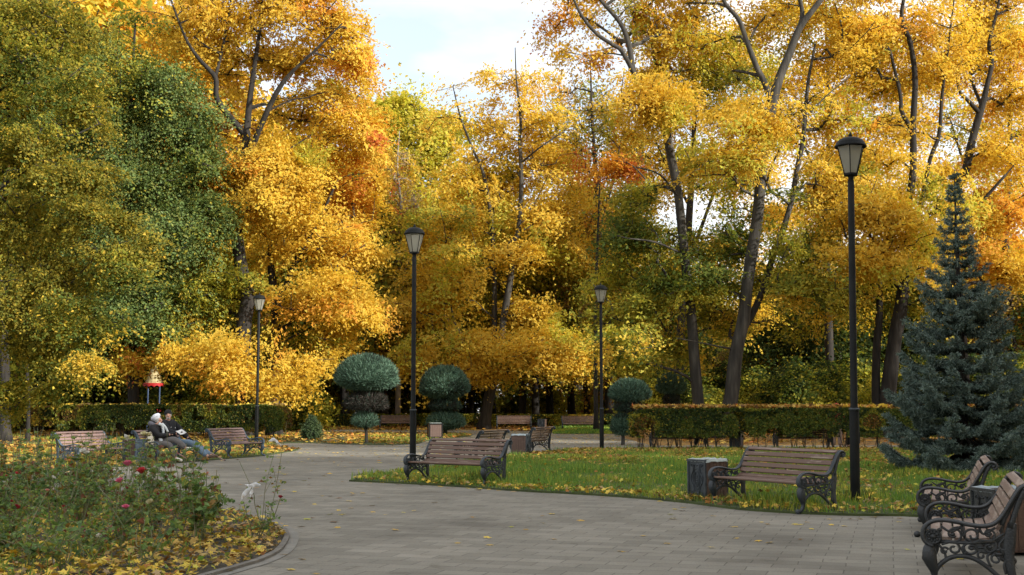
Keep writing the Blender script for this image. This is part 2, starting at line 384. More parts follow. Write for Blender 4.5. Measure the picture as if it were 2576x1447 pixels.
def ellipsoids(blobs, Y0, rng, dens=1., shelf=5, slen=.95, back=1.1):
    """blobs: (u, v, ru, rv, dY, n) traced in the photo frame. Each is filled with drooping leafy shelves (boughs), not evenly."""
    S = []; O = []; pid = []
    for bi, b in enumerate(blobs):
        u, v, ru, rv, dY, n = b[:6]; dY = dY + back if dY >= -1.5 else dY; Y = Y0 + dY; c = Q(u, v, Y); s = pxm(Y)
        R = np.array([ru/s, max(1.3, (ru/s)*.8), rv/s]); m = max(2, int(round(n*dens/shelf)))
        p = rng.normal(size=(m*5, 3)); p /= np.linalg.norm(p, axis=1, keepdims=True)
        q = rng.random((len(p), 1))**.42*(.6 + .85*vnoise(p*1.7, 1., bi*9.1))[:, None]; p = p*q; X = c + p*R
        ok = vnoise(X, .85, bi*7.3) > .50; X = X[ok][:m]; p = p[ok][:m]; m = len(X)
        az = np.arctan2(p[:, 1], p[:, 0]) + rng.normal(0, .9, m); d = np.stack([np.cos(az), np.sin(az), rng.normal(0, .22, m)], 1)
        sl = slen*min(1.2, max(.45, ru/s/1.6))
        for t in np.linspace(-1, 1, shelf):
            sd = np.stack([-d[:, 1], d[:, 0], np.zeros(m)], 1)
            Y_ = X + d*t*sl*rng.uniform(.7, 1.2, (m, 1)) + sd*rng.normal(0, .30*sl, (m, 1)); Y_[:, 2] += -.20*sl*(t*.5 + .5)**2 + rng.normal(0, .07, m)
            S.append(Y_); O.append(p + d*.4); pid += [bi]*m
    return np.concatenate(S), np.concatenate(O), np.array(pid)
def build_tree(name, label, cat, Y0, stems, blobs, pals, bark='bark', leaf='maple3', size=.2, nl=60, sig=.5, seed=1, group=None, mat='leaf',
               dens=1., tip=.017, minr=.0, extra=None, droop=.16, mixn=.12, pscale=.3, blobpal=None, power=.5, base=None, slen=.95, bare=.55, back=1.1, girth=1.):
    rng = np.random.default_rng(seed)
    trunks = []
    for st in stems:
        P = [Q(u, v, Y0 + dy) for (u, v, dy, r) in st]; R = [r*girth for (*_, r) in st]
        PP = spline(np.column_stack([np.array(P), R]), 5); trunks.append((PP[:, :3], PP[:, 3]))
    S, O, pid = ellipsoids(blobs, Y0, rng, dens, slen=slen, back=back)
    ax = np.concatenate([t_[0] for t_ in trunks]); dd = np.array([np.min(np.hypot(*(ax[:, :2] - s_[:2]).T) + 2*np.abs(ax[:, 2] - s_[2])*.5) for s_ in S]); kp_ = dd > bare; S = S[kp_]; O = O[kp_]; pid = pid[kp_]
    A, PR, rad, tn = grow(trunks, S, seed, tip=tip, power=power)
    o0 = trunks[0][0][0].copy(); o0[2] = float(gz(o0[1]))
    t = thing(name, label, cat, o0, 0, group)
    g = Geo()
    for pts, rr in trunks: trunk_geo(g, pts - o0, rr, flare=(pts[0][2] < 1.0))
    g.build('trunk', M[bark], t, True)
    V, F = branch_mesh(A - o0, PR, rad, tn, minr)
    if len(V): link('branches', mesh('branches', V, F, M[bark]), t)
    C, Nn, sz, k = spray_leaves(S, O, nl, sig, leaf, size, seed + 50, droop=droop)
    if blobpal is None:
        col = pal_cols(pals[0], pals[1], C, seed, pscale, mixn)
    else:
        col = np.zeros((len(C), 3)); pk = pid[k]
        for bi in range(len(blobs)):
            q = pk == bi
            if q.any(): nm, w = blobpal[bi] if blobpal[bi] else pals; col[q] = pal_cols(nm, w, C[q], seed, pscale, mixn)
    V, F, kk = leaves(C - o0, Nn, sz, leaf)
    link('crown', mesh('crown', V, [F], M[mat], col=np.repeat(col, kk, 0)), t)
    return t
def proto_tree(name, label, cat, H, Rw, pals, seed, bark='bark', leaf='kite', size=.3, nl=40, ns=260, sig=.7, z0=.22, group=None, trunk_r=.35, shape=1., mat='leaf', at=(0, 0, 0), lean=.0, parts=True):
    rng = np.random.default_rng(seed)
    P = [np.array([rng.normal(0, .03*H*(z/H)) + lean*z, rng.normal(0, .03*H*(z/H)), z]) for z in np.linspace(0, H*.82, 7)]
    R = np.linspace(trunk_r, trunk_r*.15, 7); PP = spline(np.column_stack([P, R]), 4)
    trunks = [(PP[:, :3], PP[:, 3])]
    p = rng.normal(size=(ns*4, 3)); p /= np.linalg.norm(p, axis=1, keepdims=True); p *= rng.random((len(p), 1))**.38
    hz = H*(1 - z0)/2; c = np.array([lean*H*.5, 0, H - hz]); wid = Rw*np.where(p[:, 2] > 0, 1 - .35*p[:, 2]*shape, 1 + .05*p[:, 2])
    X = c + p*np.stack([wid, wid, np.full(len(p), hz)], 1)
    X = c + (X - c)*(.62 + .8*vnoise(p*1.8, 1., seed))[:, None]; ok = vnoise(X, .4, seed*2.1) > .42; X = X[ok][:ns]; p = p[ok][:ns]
    A, PR, rad, tn = grow(trunks, X, seed, tip=.02, power=.45, step=1.)
    t = thing(name, label, cat, at, 0, group); g = Geo(); trunk_geo(g, PP[:, :3], PP[:, 3], True, 9); g.build('trunk', M[bark], t, True)
    V, F = branch_mesh(A, PR, rad, tn); link('branches', mesh('branches', V, F, M[bark]), t)
    C, Nn, sz, k = spray_leaves(X, p, nl, sig, leaf, size, seed + 9)
    col = pal_cols(pals[0], pals[1], C, seed, .2, .25); V, F, kk = leaves(C, Nn, sz, leaf)
    link('crown', mesh('crown', V, [F], M[mat], col=np.repeat(col, kk, 0)), t)
    return t
# ============================================================ setting
from mathutils.geometry import delaunay_2d_cdt
def inpoly(X, poly):
    x, y = X[:, 0], X[:, 1]; c = np.zeros(len(X), bool); n = len(poly)
    for i in range(n):
        x1, y1 = poly[i][:2]; x2, y2 = poly[(i+1) % n][:2]
        if y1 == y2: continue
        c ^= ((y1 > y) != (y2 > y)) & (x < (x2 - x1)*(y - y1)/(y2 - y1) + x1)
    return c
def sheet(name, poly, dz, mat, step=3., lip=0., label=None):
    poly = [tuple(float(c) for c in p[:2]) for p in poly]; pa = np.array(poly); P = list(poly)
    lo, hi = pa.min(0), pa.max(0)
    gx, gy = np.meshgrid(np.arange(lo[0] + step/2, hi[0], step), np.arange(lo[1] + step/2, hi[1], step)); q = np.stack([gx.ravel(), gy.ravel()], 1)
    q = q[inpoly(q, poly)]; P += [tuple(r) for r in q]; n = len(poly)
    r = delaunay_2d_cdt([Vector(p) for p in P], [(i, (i+1) % n) for i in range(n)], [list(range(n))], 1, 1e-5)
    V = np.array([(v[0], v[1], float(gz(v[1])) + dz) for v in r[0]]); F = np.array([list(f) for f in r[2]])
    a = V[F[:, 0]]; b = V[F[:, 1]]; c = V[F[:, 2]]; fl = ((b-a)[:, 0]*(c-a)[:, 1] - (b-a)[:, 1]*(c-a)[:, 0]) < 0; F[fl] = F[fl][:, ::-1]
    g = Geo(); g.add(V, [F])
    if lip:
        m = len(poly); T = np.array([(p[0], p[1], float(gz(p[1])) + dz) for p in poly]); B = T - np.array([0, 0, lip])
        g.add(np.concatenate([T, B]), [[[i, (i+1) % m, m + (i+1) % m, m + i] for i in range(m)]])
    o = g.build(name, mat); tag(o, kind='structure', label=label); return o
def GP(pts): return [tuple(G(u, v)[:2]) for u, v in pts]
def smooth_poly(P, n=4):
    P = np.array(P); return [tuple(p) for p in spline(P, n)]
sheet('ground', [(-220, -90), (220, -90), (220, 330), (-220, 330)], -.01, M['woodfloor'], 12.)
pav = [(-26, -8), (26, -8), (26, 47.5)] + GP([(1640, 1121), (1575, 1104), (1562, 1091), (1400, 1090), (1330, 1085), (1150, 1082), (905, 1081), (740, 1084)]) + [(-26, 62)]
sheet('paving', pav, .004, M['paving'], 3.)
lawnR = smooth_poly(GP([(878, 1212), (1010, 1218), (1180, 1228), (1300, 1237), (1450, 1245), (1600, 1255), (1735, 1268), (1860, 1284), (2010, 1294), (2150, 1299), (2310, 1302), (2400, 1324), (2480, 1350), (2576, 1388), (2700, 1440)]), 4) + [(9.5, 8), (24, 8), (24, 43.2)] + smooth_poly(GP([(1640, 1132), (1570, 1133), (1450, 1133), (1390, 1140), (1290, 1149), (1150, 1167), (1020, 1186), (930, 1200)]), 3)
sheet('lawn', lawnR, .035, M['turf'], 1.5, .04)
lawnL = [(-26, 21.5)] + smooth_poly(GP([(-120, 1212), (0, 1198), (130, 1187), (310, 1175), (400, 1170), (540, 1158), (660, 1148), (720, 1139), (750, 1133), (738, 1128), (690, 1124), (690, 1118), (760, 1115), (925, 1120), (1040, 1118), (1073, 1111), (1140, 1103), (1190, 1096), (1120, 1091), (905, 1089), (740, 1092)]), 3) + [(-26, 57)]
sheet('leaf_covered_lawn', lawnL, .03, M['turf'], 2., .035)
strip = GP([(1392, 1092), (1562, 1092), (1600, 1082), (1500, 1075), (1398, 1076)])
sheet('planted_verge', strip, .03, M['turf'], 2., .03)
# rose bed and kerb
bedpx = [(49, 1229), (157, 1239), (280, 1250), (400, 1263), (480, 1272), (543, 1283), (600, 1297), (644, 1309), (700, 1330), (714, 1345), (713, 1361), (693, 1389), (647, 1413), (592, 1430), (532, 1447)]
kp = GP(bedpx); kp = [(-13.5, 24.3), (-10.8, 23.2)] + kp + [(-2.95, 9.4), (-3.9, 8.2), (-5.6, 7.2), (-8, 6.6), (-13.5, 6.2)]
kp = np.array(smooth_poly(kp, 5)); bed = [tuple(p) for p in kp]
sheet('rose_bed_soil', bed, .012, M['soil'], 1.)
def offset(P, d):
    T = np.gradient(P, axis=0); T /= np.linalg.norm(T, axis=1, keepdims=True); Nn = np.stack([-T[:, 1], T[:, 0]], 1); return P + Nn*d
g = Geo(); A_ = kp; B_ = offset(kp, .055)      # outside of the bed lies to the left of travel
n = len(kp); z0, z1 = -.02, .038
V = np.concatenate([np.column_stack([A_, np.full(n, z0)]), np.column_stack([A_, np.full(n, z1)]), np.column_stack([B_, np.full(n, z1 - .004)]), np.column_stack([B_, np.full(n, z0)])])
F = [[k*n + i, k*n + i + 1, (k+1)*n + i + 1, (k+1)*n + i] for k in range(3) for i in range(n - 1)]
g.add(V, [F]); kb = g.build('kerb', M['kerb']); tag(kb, kind='structure')
g = Geo(); A_ = offset(kp, .057); B_ = offset(kp, .16)
M['slab'] = surf('kerb_side_slabs', [(.3, (.18, .17, .145)), (.7, (.25, .235, .20))], 4, .9, 0, .3, 60)
V = np.concatenate([np.column_stack([A_, np.full(n, .009)]), np.column_stack([B_, np.full(n, .009)])]); g.add(V, [[[i, i+1, n+i+1, n+i] for i in range(n-1)]])
tag(g.build('paving_border', M['slab']), kind='structure')
# ============================================================ fallen leaves and grass
def scatter(poly, dens, dfun=None, ymax=None):
    pa = np.array([p[:2] for p in poly]); lo, hi = pa.min(0), pa.max(0); n = int((hi - lo).prod()*dens)
    X = lo + RNG.random((n, 2))*(hi - lo); X = X[inpoly(X, poly)]
    if dfun is not None: X = X[RNG.random(len(X)) < dfun(X)]
    # only what this side of the park can show
    ok = (X[:, 1] > 6) & (np.abs(X[:, 0]) < X[:, 1]*.50 + 2.5); return X[ok]
def litter(name, X, h, pals, size, label, seed, kind='maple', tilt=.22, hz=.02):
    n = len(X); C = np.column_stack([X, gz(X[:, 1]) + h + RNG.random(n)*hz])
    Nn = np.column_stack([RNG.normal(0, tilt, (n, 2)), np.ones(n)]); sz = size*(.6 + .65*RNG.random(n))
    col = pal_cols(pals[0], pals[1], C, seed, .8, .6); V, F, k = leaves(C, Nn, sz, kind)
    V[:, 2] = np.maximum(V[:, 2], gz(np.repeat(C[:, 1], k)) + h*.6)
    o = link(name, mesh(name, V, [F], M['litter'], col=np.repeat(col, k, 0))); tag(o, label, 'leaves', kind='stuff'); return o
PAL['russet'] = [(.42, .19, .035), (.36, .15, .03), (.48, .25, .05), (.30, .12, .03)]; PAL['straw'] = [(.50, .32, .07), (.44, .30, .08), (.54, .36, .08), (.38, .24, .06)]
PL_O = (['russet', 'straw', 'brown', 'amber', 'red'], [4, 4, 3, 1.2, .4]); PL_Y = (['yellow', 'straw', 'lime', 'tan', 'brown', 'russet'], [3, 3, 1., 1.2, 1., 1.2])
pavl = [tuple(p) for p in pav]
edge = np.array(lawnR[:57]); 
def dist_to(X, P):
    d = np.full(len(X), 1e9)
    for i in range(0, len(P)): d = np.minimum(d, np.hypot(X[:, 0] - P[i][0], X[:, 1] - P[i][1]))
    return d
dense = spline(edge, 6)
def d_pav(X):
    y = X[:, 1]; d = np.where(y < 20, .06, np.where(y < 27, .06, .04 + .16*sstep((y - 27)/12)))
    d = d + .55*sstep((y - 43)/6)*(X[:, 0] > 1.) + .35*sstep((y - 50)/8) + .8*sstep((y-62)/6)
    de = dist_to(X, dense); d = d + .55*np.exp(-(de/.22)**2) + .05*np.exp(-(de/1.2)**2)
    clump = vnoise(np.column_stack([X, np.zeros(len(X))]), .45); return d*np.where(clump > .5, 1.7, .55)
X = scatter(pavl, 16, d_pav); X = X[~inpoly(X, lawnR) & ~inpoly(X, lawnL) & ~inpoly(X, bed)]
litter('fallen_leaves_on_paving', X, .010, PL_Y, .115, 'scattered yellow maple leaves lying on the grey paving', 3, hz=.008, tilt=.10)
def d_lawn(X):
    d = dist_to(X, dense); near = np.exp(-(d/.62)**2); y = X[:, 1]
    back = sstep((y - 29)/9)*.5 + .45*sstep((y-38)/3); cl = vnoise(np.column_stack([X, np.zeros(len(X))]), .8, 3)
    right = .3*sstep((X[:, 0] - 4)/3)
    return np.clip(near*.95 + (back + right*.4 + .08)*np.where(cl > .48, 1.3, .4), 0, 1)
X = scatter(lawnR, 120, d_lawn); yy = X[:, 1]; far = yy > 30
litter('fallen_leaves_on_lawn', X[~far], 0.06, PL_Y, .10, 'yellow leaves lying thick along the front edge of the green lawn', 4, tilt=.5, hz=.06)
litter('fallen_leaves_by_hedge', X[far], 0.06, PL_O, .12, 'orange leaves carpeting the back of the lawn under the hedge', 5, tilt=.4, hz=.05)
X = scatter(lawnL, 34, lambda X: .35 + .6*(vnoise(np.column_stack([X, np.zeros(len(X))]), .35, 8) > .42)); 
litter('fallen_leaves_left_lawn', X, .05, PL_O, .17, 'orange and brown leaves covering the ground behind the left benches', 6, tilt=.35, hz=.05).name = 'leaf_carpet'
wl = [(-45, 57), (-9.8, 57), (-9.8, 69.5), (7, 69.5), (7, 48), (40, 48), (52, 110), (-60, 110)]
X = scatter(wl, 11, lambda X: .35 + .65*(vnoise(np.column_stack([X, np.zeros(len(X))]), .25, 5) > .4))
litter('woodland_leaf_litter', X, .04, PL_O, .24, 'thick orange leaf litter on the ground under the far trees', 7, kind='maple3', tilt=.35, hz=.05)
X = scatter(bed, 200, lambda X: np.clip(.38 + .55*sstep((X[:, 0] + 5.2)/2.0)*(.4 + .6*sstep((15.5 - X[:, 1])/3)) + .55*sstep((12.6 - X[:, 1])/1.2), 0, 1)); 
litter('fallen_leaves_in_bed', X, .03, PL_Y, .088, 'yellow and tan maple leaves heaped between the roses', 8, tilt=.45, hz=.07)
def grass(name, X, h0, ht, pals, label, seed, w=1., kind='blade', lean=.35, cat='grass'):
    n = len(X); C = np.column_stack([X, gz(X[:, 1]) + h0]); Nn = np.column_stack([RNG.normal(size=(n, 2)), np.zeros(n)])
    up = np.column_stack([RNG.normal(0, lean, (n, 2)), np.ones(n)]); sz = ht*(.5 + .8*RNG.random(n))*(.45 + 1.1*vnoise(C*[1, 1, 0], 1.3, seed))
    col = pal_cols(pals[0], pals[1], C, seed, .9, .35); V, F, k = leaves(C, Nn, sz, kind, up=up)
    o = link(name, mesh(name, V, [F], M['grass'], col=np.repeat(col, k, 0))); return tag(o, label, cat, kind='stuff')
PAL['turf'] = [(.15, .27, .05), (.18, .32, .06), (.115, .22, .045), (.24, .35, .06)]
PAL['turfy'] = [(.32, .38, .06), (.42, .46, .07), (.27, .34, .05), (.38, .38, .06)]
def d_g(X): 
    y = X[:, 1]; return np.clip(1.15 - .75*sstep((y - 32)/9), .25, 1)
X = scatter(lawnR, 330, d_g)
grass('grass', X, .03, .12, (['turf', 'turfy', 'green'], [5, 1.8, 1.]), 'lush green grass of the lawn behind the two benches', 9)
X = scatter(lawnL, 80, lambda X: (vnoise(np.column_stack([X, np.zeros(len(X))]), .5, 12) > .52)*1.)
grass('sparse_grass', X, .02, .13, (['turf', 'turfy', 'green'], [3, 3, 2]), 'thin grass growing through the leaves behind the left benches', 10)
X = scatter(strip, 260); grass('verge_plants', X, .02, .3, (['turf', 'turfy'], [4, 2]), 'low bright green plants in front of the far benches', 12, kind='kite', lean=.5, cat='ground cover')
# ============================================================ benches
def bench_meshes(iron, slat, key):
    L = 1.83; H = {}
    arm = spline([(.075, .345), (.03, .37), (.005, .42), (.015, .485), (.06, .53), (.13, .548), (.22, .54), (.33, .517), (.42, .51), (.49, .53), (.545, .585), (.59, .66), (.63, .735), (.67, .80), (.715, .832), (.755, .825), (.775, .795), (.765, .765), (.735, .76)], 4)
    m = len(arm); th = np.full(m, .013); wx = np.full(m, .034); wx[:18] *= np.linspace(1.35, 1., 18); th[:14] *= 1.35
    def frame_parts():
        G_ = {}
        g = Geo(); up = spline([(.60, .50), (.655, .68), (.705, .80)], 4); g.sweep(up, .020, .016)      # web behind the rail
        g.sweep(spline([(.545, .52), (.60, .67), (.67, .79)], 4), .016, .012)
        g.sweep(spline([(.07, .13), (.115, .20), (.18, .255), (.26, .275), (.345, .26), (.43, .205), (.52, .12), (.60, .05), (.655, .03)], 5), .017, .017)
        g.sweep([(.07, .385), (.30, .375), (.50, .395)], .012, .012); G_['end_frame'] = g
        g = Geo(); g.sweep(arm, th, wx); g.sweep(arm[3:-5] + np.array([0, .0]), .017, .009); g.ball((0, .745, .79), (.036, .026, .026), 10, 6); G_['armrest'] = g
        g = Geo(); g.lathe([(0, -.030), (.055, -.030), (.062, -.022), (.060, .022), (.052, .030), (.046, .022), (.020, .022), (.016, .034), (0, .036)], 20, (0, .075, .42), 'x')
        for k in range(10):
            a = k*math.pi/5
            for sx in (-1, 1): g.ball((sx*.024, .075 + .033*math.cos(a), .42 + .033*math.sin(a)), (.008, .006 + .010*abs(math.cos(a)), .006 + .010*abs(math.sin(a))), 6, 4)
        G_['rosette'] = g
        g = Geo(); leg = spline([(.055, .365), (.045, .31), (.050, .24), (.070, .17), (.075, .12), (.060, .075), (.025, .04), (-.01, .035)], 4); m2 = len(leg)
        t = np.linspace(0, 1, m2); r = .020 + .030*np.exp(-((t - .22)/.22)**2); g.sweep(leg, r, r*.85 + .004)
        for k in range(4): a = leg[3 + k*3:8 + k*3]; g.sweep(a + np.array([.02 - k*.008, 0]), .006, .040 - .005*k)
        g.ball((0, -.012, .036), .036, 10, 7); G_['leg'] = g
        g = Geo(); lg = spline([(.615, .54), (.595, .42), (.585, .30), (.595, .17), (.63, .07), (.665, .035)], 4); m3 = len(lg)
        g.sweep(lg, np.interp(np.linspace(0, 1, m3), [0, .2, .5, 1], [.030, .042, .034, .013]), .013); g.ball((0, .685, .036), .035, 10, 7); G_['rear'] = g
        g = Geo()
        def spiral(cx, cz, r0, r1, a0, a1, w=.0085, n=22):
            t = np.linspace(0, 1, n); a = np.radians(a0 + (a1 - a0)*t); r = r0 + (r1 - r0)*t
            g.sweep(np.stack([cx + r*np.cos(a), cz + r*np.sin(a)], 1), w, .011)
        spiral(.215, .44, .062, .015, -80, 330); spiral(.215, .33, .048, .012, 90, -300); spiral(.345, .435, .060, .012, 200, -190)
        spiral(.335, .335, .052, .012, 170, 560); spiral(.455, .45, .045, .012, -60, 300); spiral(.455, .35, .055, .015, 60, -280)
        spiral(.50, .26, .040, .012, 100, 420); spiral(.15, .31, .030, .010, 20, 380); spiral(.40, .285, .03, .01, 90, 400)
        for p in ([(.13, .50), (.20, .46), (.28, .51)], [(.27, .50), (.29, .42), (.36, .38)], [(.13, .36), (.22, .385), (.31, .38), (.40, .40)], [(.30, .27), (.27, .33), (.31, .38)], [(.40, .40), (.47, .40), (.56, .46)],
                  [(.55, .30), (.52, .36), (.56, .43)], [(.39, .50), (.42, .45), (.50, .50)], [(.16, .23), (.15, .30), (.11, .36)], [(.46, .20), (.44, .28), (.50, .33), (.57, .33)], [(.56, .15), (.55, .22), (.58, .28)]):
            g.sweep(spline(p, 5), .009, .011)
        for c in ((.21, .44), (.335, .335), (.46, .45), (.46, .35), (.295, .30), (.12, .47), (.38, .47)): g.ball((0, *c), (.014, .020, .016), 7, 5)
        for c in ((.245, .49), (.40, .345), (.17, .385), (.52, .30)): g.ball((0, *c), (.009, .034, .013), 7, 5)
        G_['scrollwork'] = g; return G_
    for k, g in frame_parts().items(): H[k] = mesh(k, np.concatenate(g.V), g.F, M[iron], smooth=True)
    g = Geo(); rnd = random.Random(key)
    bx0, bw = .0, L - .05
    back = [((.545, .505), 62), ((.580, .585), 65), ((.612, .665), 67), ((.647, .742), 62), ((.700, .808), 28)]
    for (y, z), an in back:
        R = Matrix.Rotation(math.radians(an), 3, 'X'); c, s_ = math.cos(math.radians(an)), math.sin(math.radians(an))
        nrm = np.array([0, -s_, c]); cc = np.array([L/2, y, z]) + nrm*.018
        bev(g, cc, (bw, .068, .026), R)
    H['backrest'] = mesh('backrest', np.concatenate(g.V), g.F, M[slat])
    g = Geo()
    for y, z, an in ((.085, .408, 4), (.17, .402, -3), (.255, .398, -3), (.34, .397, -2), (.425, .402, 8), (.50, .435, 38)):
        R = Matrix.Rotation(math.radians(an), 3, 'X'); bev(g, (L/2, y, z), (bw, .070, .028), R)
    H['seat'] = mesh('seat', np.concatenate(g.V), g.F, M[slat])
    g = Geo()
    g.tube([(.03, .60, .45), (L*.5, .655, .60), (L*.42, .60, .47)], .006, 6); g.tube([(L*.35, .72, .77), (L*.5, .615, .50), (L*.65, .72, .77)], .006, 6); g.tube([(.02, .3, .375), (L - .02, .3, .375)], .009, 6)
    H['brace'] = mesh('brace', np.concatenate(g.V), g.F, M['iron']); return H
def bev(g, c, d, R=None, b=.006):
    x, y, z = [q/2 for q in d]; V = []
    for sx in (-1, 1):
        for (a, e) in ((y-b, z), (y, z-b), (y, -z+b), (y-b, -z), (-y+b, -z), (-y, -z+b), (-y, z-b), (-y+b, z)): V.append((sx*x, a, e))
    V = np.array(V)
    if R is not None: V = V @ np.array(R).T
    F4 = [[j, (j+1) % 8, 8 + (j+1) % 8, 8 + j] for j in range(8)]
    g.add(V + np.asarray(c), [F4, [list(range(8))[::-1]], [list(range(8, 16))]])
BM = {}
def bench(label, o, ang, kind='std', group='cast iron park benches round the plaza', scale=1., detail=True):
    iron, slat = {'std': ('iron', 'slat'), 'blue': ('ironblue', 'slat_peel'), 'near': ('ironbl', 'slat_pale'), 'pale': ('iron', 'slat_pale')}[kind]
    if kind not in BM: BM[kind] = bench_meshes(iron, slat, kind)
    H = BM[kind]; t = thing('park_bench', label, 'bench', o, ang, group); t.scale = (scale*1.05, scale*1.08, scale)
    link('seat', H['seat'], t); link('backrest', H['backrest'], t); link('brace', H['brace'], t)
    for x in (0., 1.83):
        f = link('end_frame', H['end_frame'], t); f.location.x = x
        for nm, k in (('armrest', 'armrest'), ('rosette', 'rosette'), ('scrollwork', 'scrollwork'), ('leg', 'leg'), ('leg', 'rear')): link(nm, H[k], f)
    return t
def bench_lr(label, px_l=None, px_r=None, ang=None, **kw):
    """front left foot at a pixel (or the front right one), heading given or from both"""
    if px_l is not None:
        o = G(*px_l)
        if ang is None: r = G(*px_r); ang = math.atan2(r[1] - o[1], r[0] - o[0])
        else: ang = math.radians(ang)
    else:
        ang = math.radians(ang); r = G(*px_r); o = r - 1.83*np.array([math.cos(ang), math.sin(ang), 0])
    o = np.array([o[0], o[1], float(gz(o[1]))]); return bench(label, o, ang, **kw)
bench_lr('worn brown slat bench standing alone on the tip of the lawn', (1018, 1217), ang=-39)
bench_lr('brown slat bench beside the tall black lamp post at the lawn edge', (1786, 1270), (2015, 1295))
bench_lr('bench cut by the frame, nearest of all, with faded pink slats and near black iron', (2333, 1413), ang=-109.3, kind='near')
bench_lr('bench behind the nearest one, its back to the blue spruce', px_r=(2311, 1350), ang=-109.3, kind='near')
bench_lr('empty bench with peeling slats and blue iron, left of the seated couple', px_r=(314, 1168), ang=72.5, kind='blue')
L2 = bench_lr('blue iron bench on which the old couple sit', (399, 1166), ang=72.5, kind='blue')
bench_lr('empty bench with blue iron ends between the seated couple and the lamp post', (580, 1154), ang=72.5, kind='blue')
bench('bench seen from behind with rear brace showing, right of the slatted bin', (.60, 40.1, 0), math.radians(-110.4), kind='pale')
bench('bench seen from behind, half hidden by the lone lawn bench', (-.86, 34.6, 0), math.radians(-110.4), kind='pale')
FB = 'far benches at the back of the plaza'
bench('far bench under the two tier juniper, behind the central lamp post', Q(955, 1078, 72)*[1, 1, 0] + [0, 0, float(gz(72))], 0, group=FB)
bench('far bench with a few leaves on the seat, right of the leaning trunk', Q(1250, 1078, 70)*[1, 1, 0] + [0, 0, float(gz(70))], 0, group=FB)
bench('far bench behind the bright green verge plants', Q(1415, 1078, 69)*[1, 1, 0] + [0, 0, float(gz(69))], 0, group=FB)
HB = 'benches seen through the hedge'
bench('dark bench behind the right hedge with a person seated at its end', (1770 - 1288)/71.*np.array([1, 0, 0]) + [0, 43.7, 0], math.pi, group=HB)
bench('dark empty bench seen through the right hedge beside the standing people', (2080 - 1288)/71.*np.array([1, 0, 0]) + [0, 43.8, 0], math.pi, group=HB)
bench('dark bench glimpsed behind the left hedge next to the man in black', (620 - 1288)/52.*np.array([1, 0, 0]) + [0, 59.5, float(gz(59.5))], math.pi, group=HB)
# ============================================================ litter bins
def bin_box(label, c, ang, w=.42, h=.62, iron='iron', bag=None):
    t = thing('litter_bin', label, 'litter bin', c, ang, 'wood and iron litter bins')
    g = Geo()
    nb = 6; bw = w/nb
    for sy in (-1, 1):
        g = Geo()
        for k in range(nb): bev(g, (-w/2 + bw*(k + .5), sy*(w/2 - .012), h/2 + .02), (bw - .006, .022, h - .03), None, .004)
        g.build('slat_panel', M['binwood'], t)
    for sx in (-1, 1):
        g = Geo(); x = sx*(w/2 + .004); g.box((x, 0, h/2 + .02), (.014, w, h - .02)); xo = x + sx*.012
        for y in (-w/2 + .015, w/2 - .015): g.box((xo, y, h/2 + .02), (.018, .028, h))
        for z in (.035, h + .005): g.box((xo, 0, z), (.022, w + .02, .03))
        for k in range(22):
            z = .06 + k*(h - .1)/21
            for y in (-w/2 + .04, w/2 - .04): g.ball((xo, y, z), (.007, .009, .011), 6, 4)
        p = g.build('iron_side', M[iron], t)
        g = Geo(); a = np.linspace(0, 2*math.pi, 33); cz = h/2 + .03
        def loop(fy, fz, r): g.tube(np.stack([np.full(33, xo), fy, fz], 1), r, 5, cap=False)
        loop(.055*np.cos(a), cz + .115*np.sin(a), .008); loop(.040*np.cos(a), cz + .095*np.sin(a), .004)
        loop(.115*np.cos(a)*(1 + .18*np.cos(4*a)), cz + .225*np.sin(a)*(1 + .10*np.cos(6*a)), .007); loop(.085*np.cos(a)*(1 + .12*np.cos(6*a)), cz + .16*np.sin(a), .005)
        for s1 in (-1, 1):
            for s2 in (-1, 1):
                t_ = np.linspace(0, 1, 18); r_ = .035*(1 - .75*t_); th_ = t_*7
                g.tube(np.stack([np.full(18, xo), s1*(.10 + r_*np.cos(th_)), cz + s2*(.20 + r_*np.sin(th_))], 1), .0055, 5)
        for k in range(4): g.ball((xo, 0, cz - .05 + .033*k), (.010, .020 - .002*k, .012), 6, 4)
        g.build('ornament', M[iron], p, True)
    g = Geo(); g.box((0, 0, .05), (w - .06, w - .06, .02)); g.box((0, w/2 - .05, h/2), (w - .07, .006, h - .06)); g.box((0, -w/2 + .05, h/2), (w - .07, .006, h - .06)); 
    for sx in (-1, 1):
        for sy in (-1, 1): g.ball((sx*(w/2 - .03), sy*(w/2 - .03), .02), (.025, .025, .022), 8, 5)
    g.build('inner_frame', M['iron'], t)
    if bag:
        g = Geo(); n = 40; a = np.arange(n)*2*math.pi/n; rs = random.Random(4); V = []
        for j, (k, z) in enumerate([(.80, h - .12), (.93, h + .01), (1.03, h + .028), (1.06, h - .02)]):
            for q in a:
                rr = w/2*k/max(abs(math.cos(q)), abs(math.sin(q))); V.append((rr*math.cos(q), rr*math.sin(q), z + rs.uniform(-.008, .010)))
        g.add(V, [[[i*n + j, i*n + (j+1) % n, (i+1)*n + (j+1) % n, (i+1)*n + j] for i in range(3) for j in range(n)]]); g.build('bag', M[bag], t, True)
    return t
M['bagwhite'] = flat('pale_bin_bag', (.42, .47, .44), .45); M['bagblue'] = flat('grey_bin_bag', (.30, .36, .38), .4)
c = G(1778, 1262); bin_box('bin with ornate iron side and pale bag, left of the lamp post bench', (c[0] + .05, c[1] + .2, 0), math.radians(33), bag='bagwhite')
bin_box('bin standing between the two nearest benches at the frame edge', (4.86, 12.3, 0), math.radians(9) , w=.44, iron='ironbl', bag='bagblue')
c = G(1311, 1146); bin_box('brown slatted bin between the two benches seen from behind', (c[0], c[1] + .2, 0), math.radians(-20), w=.46, iron='iron', bag='bagblue')
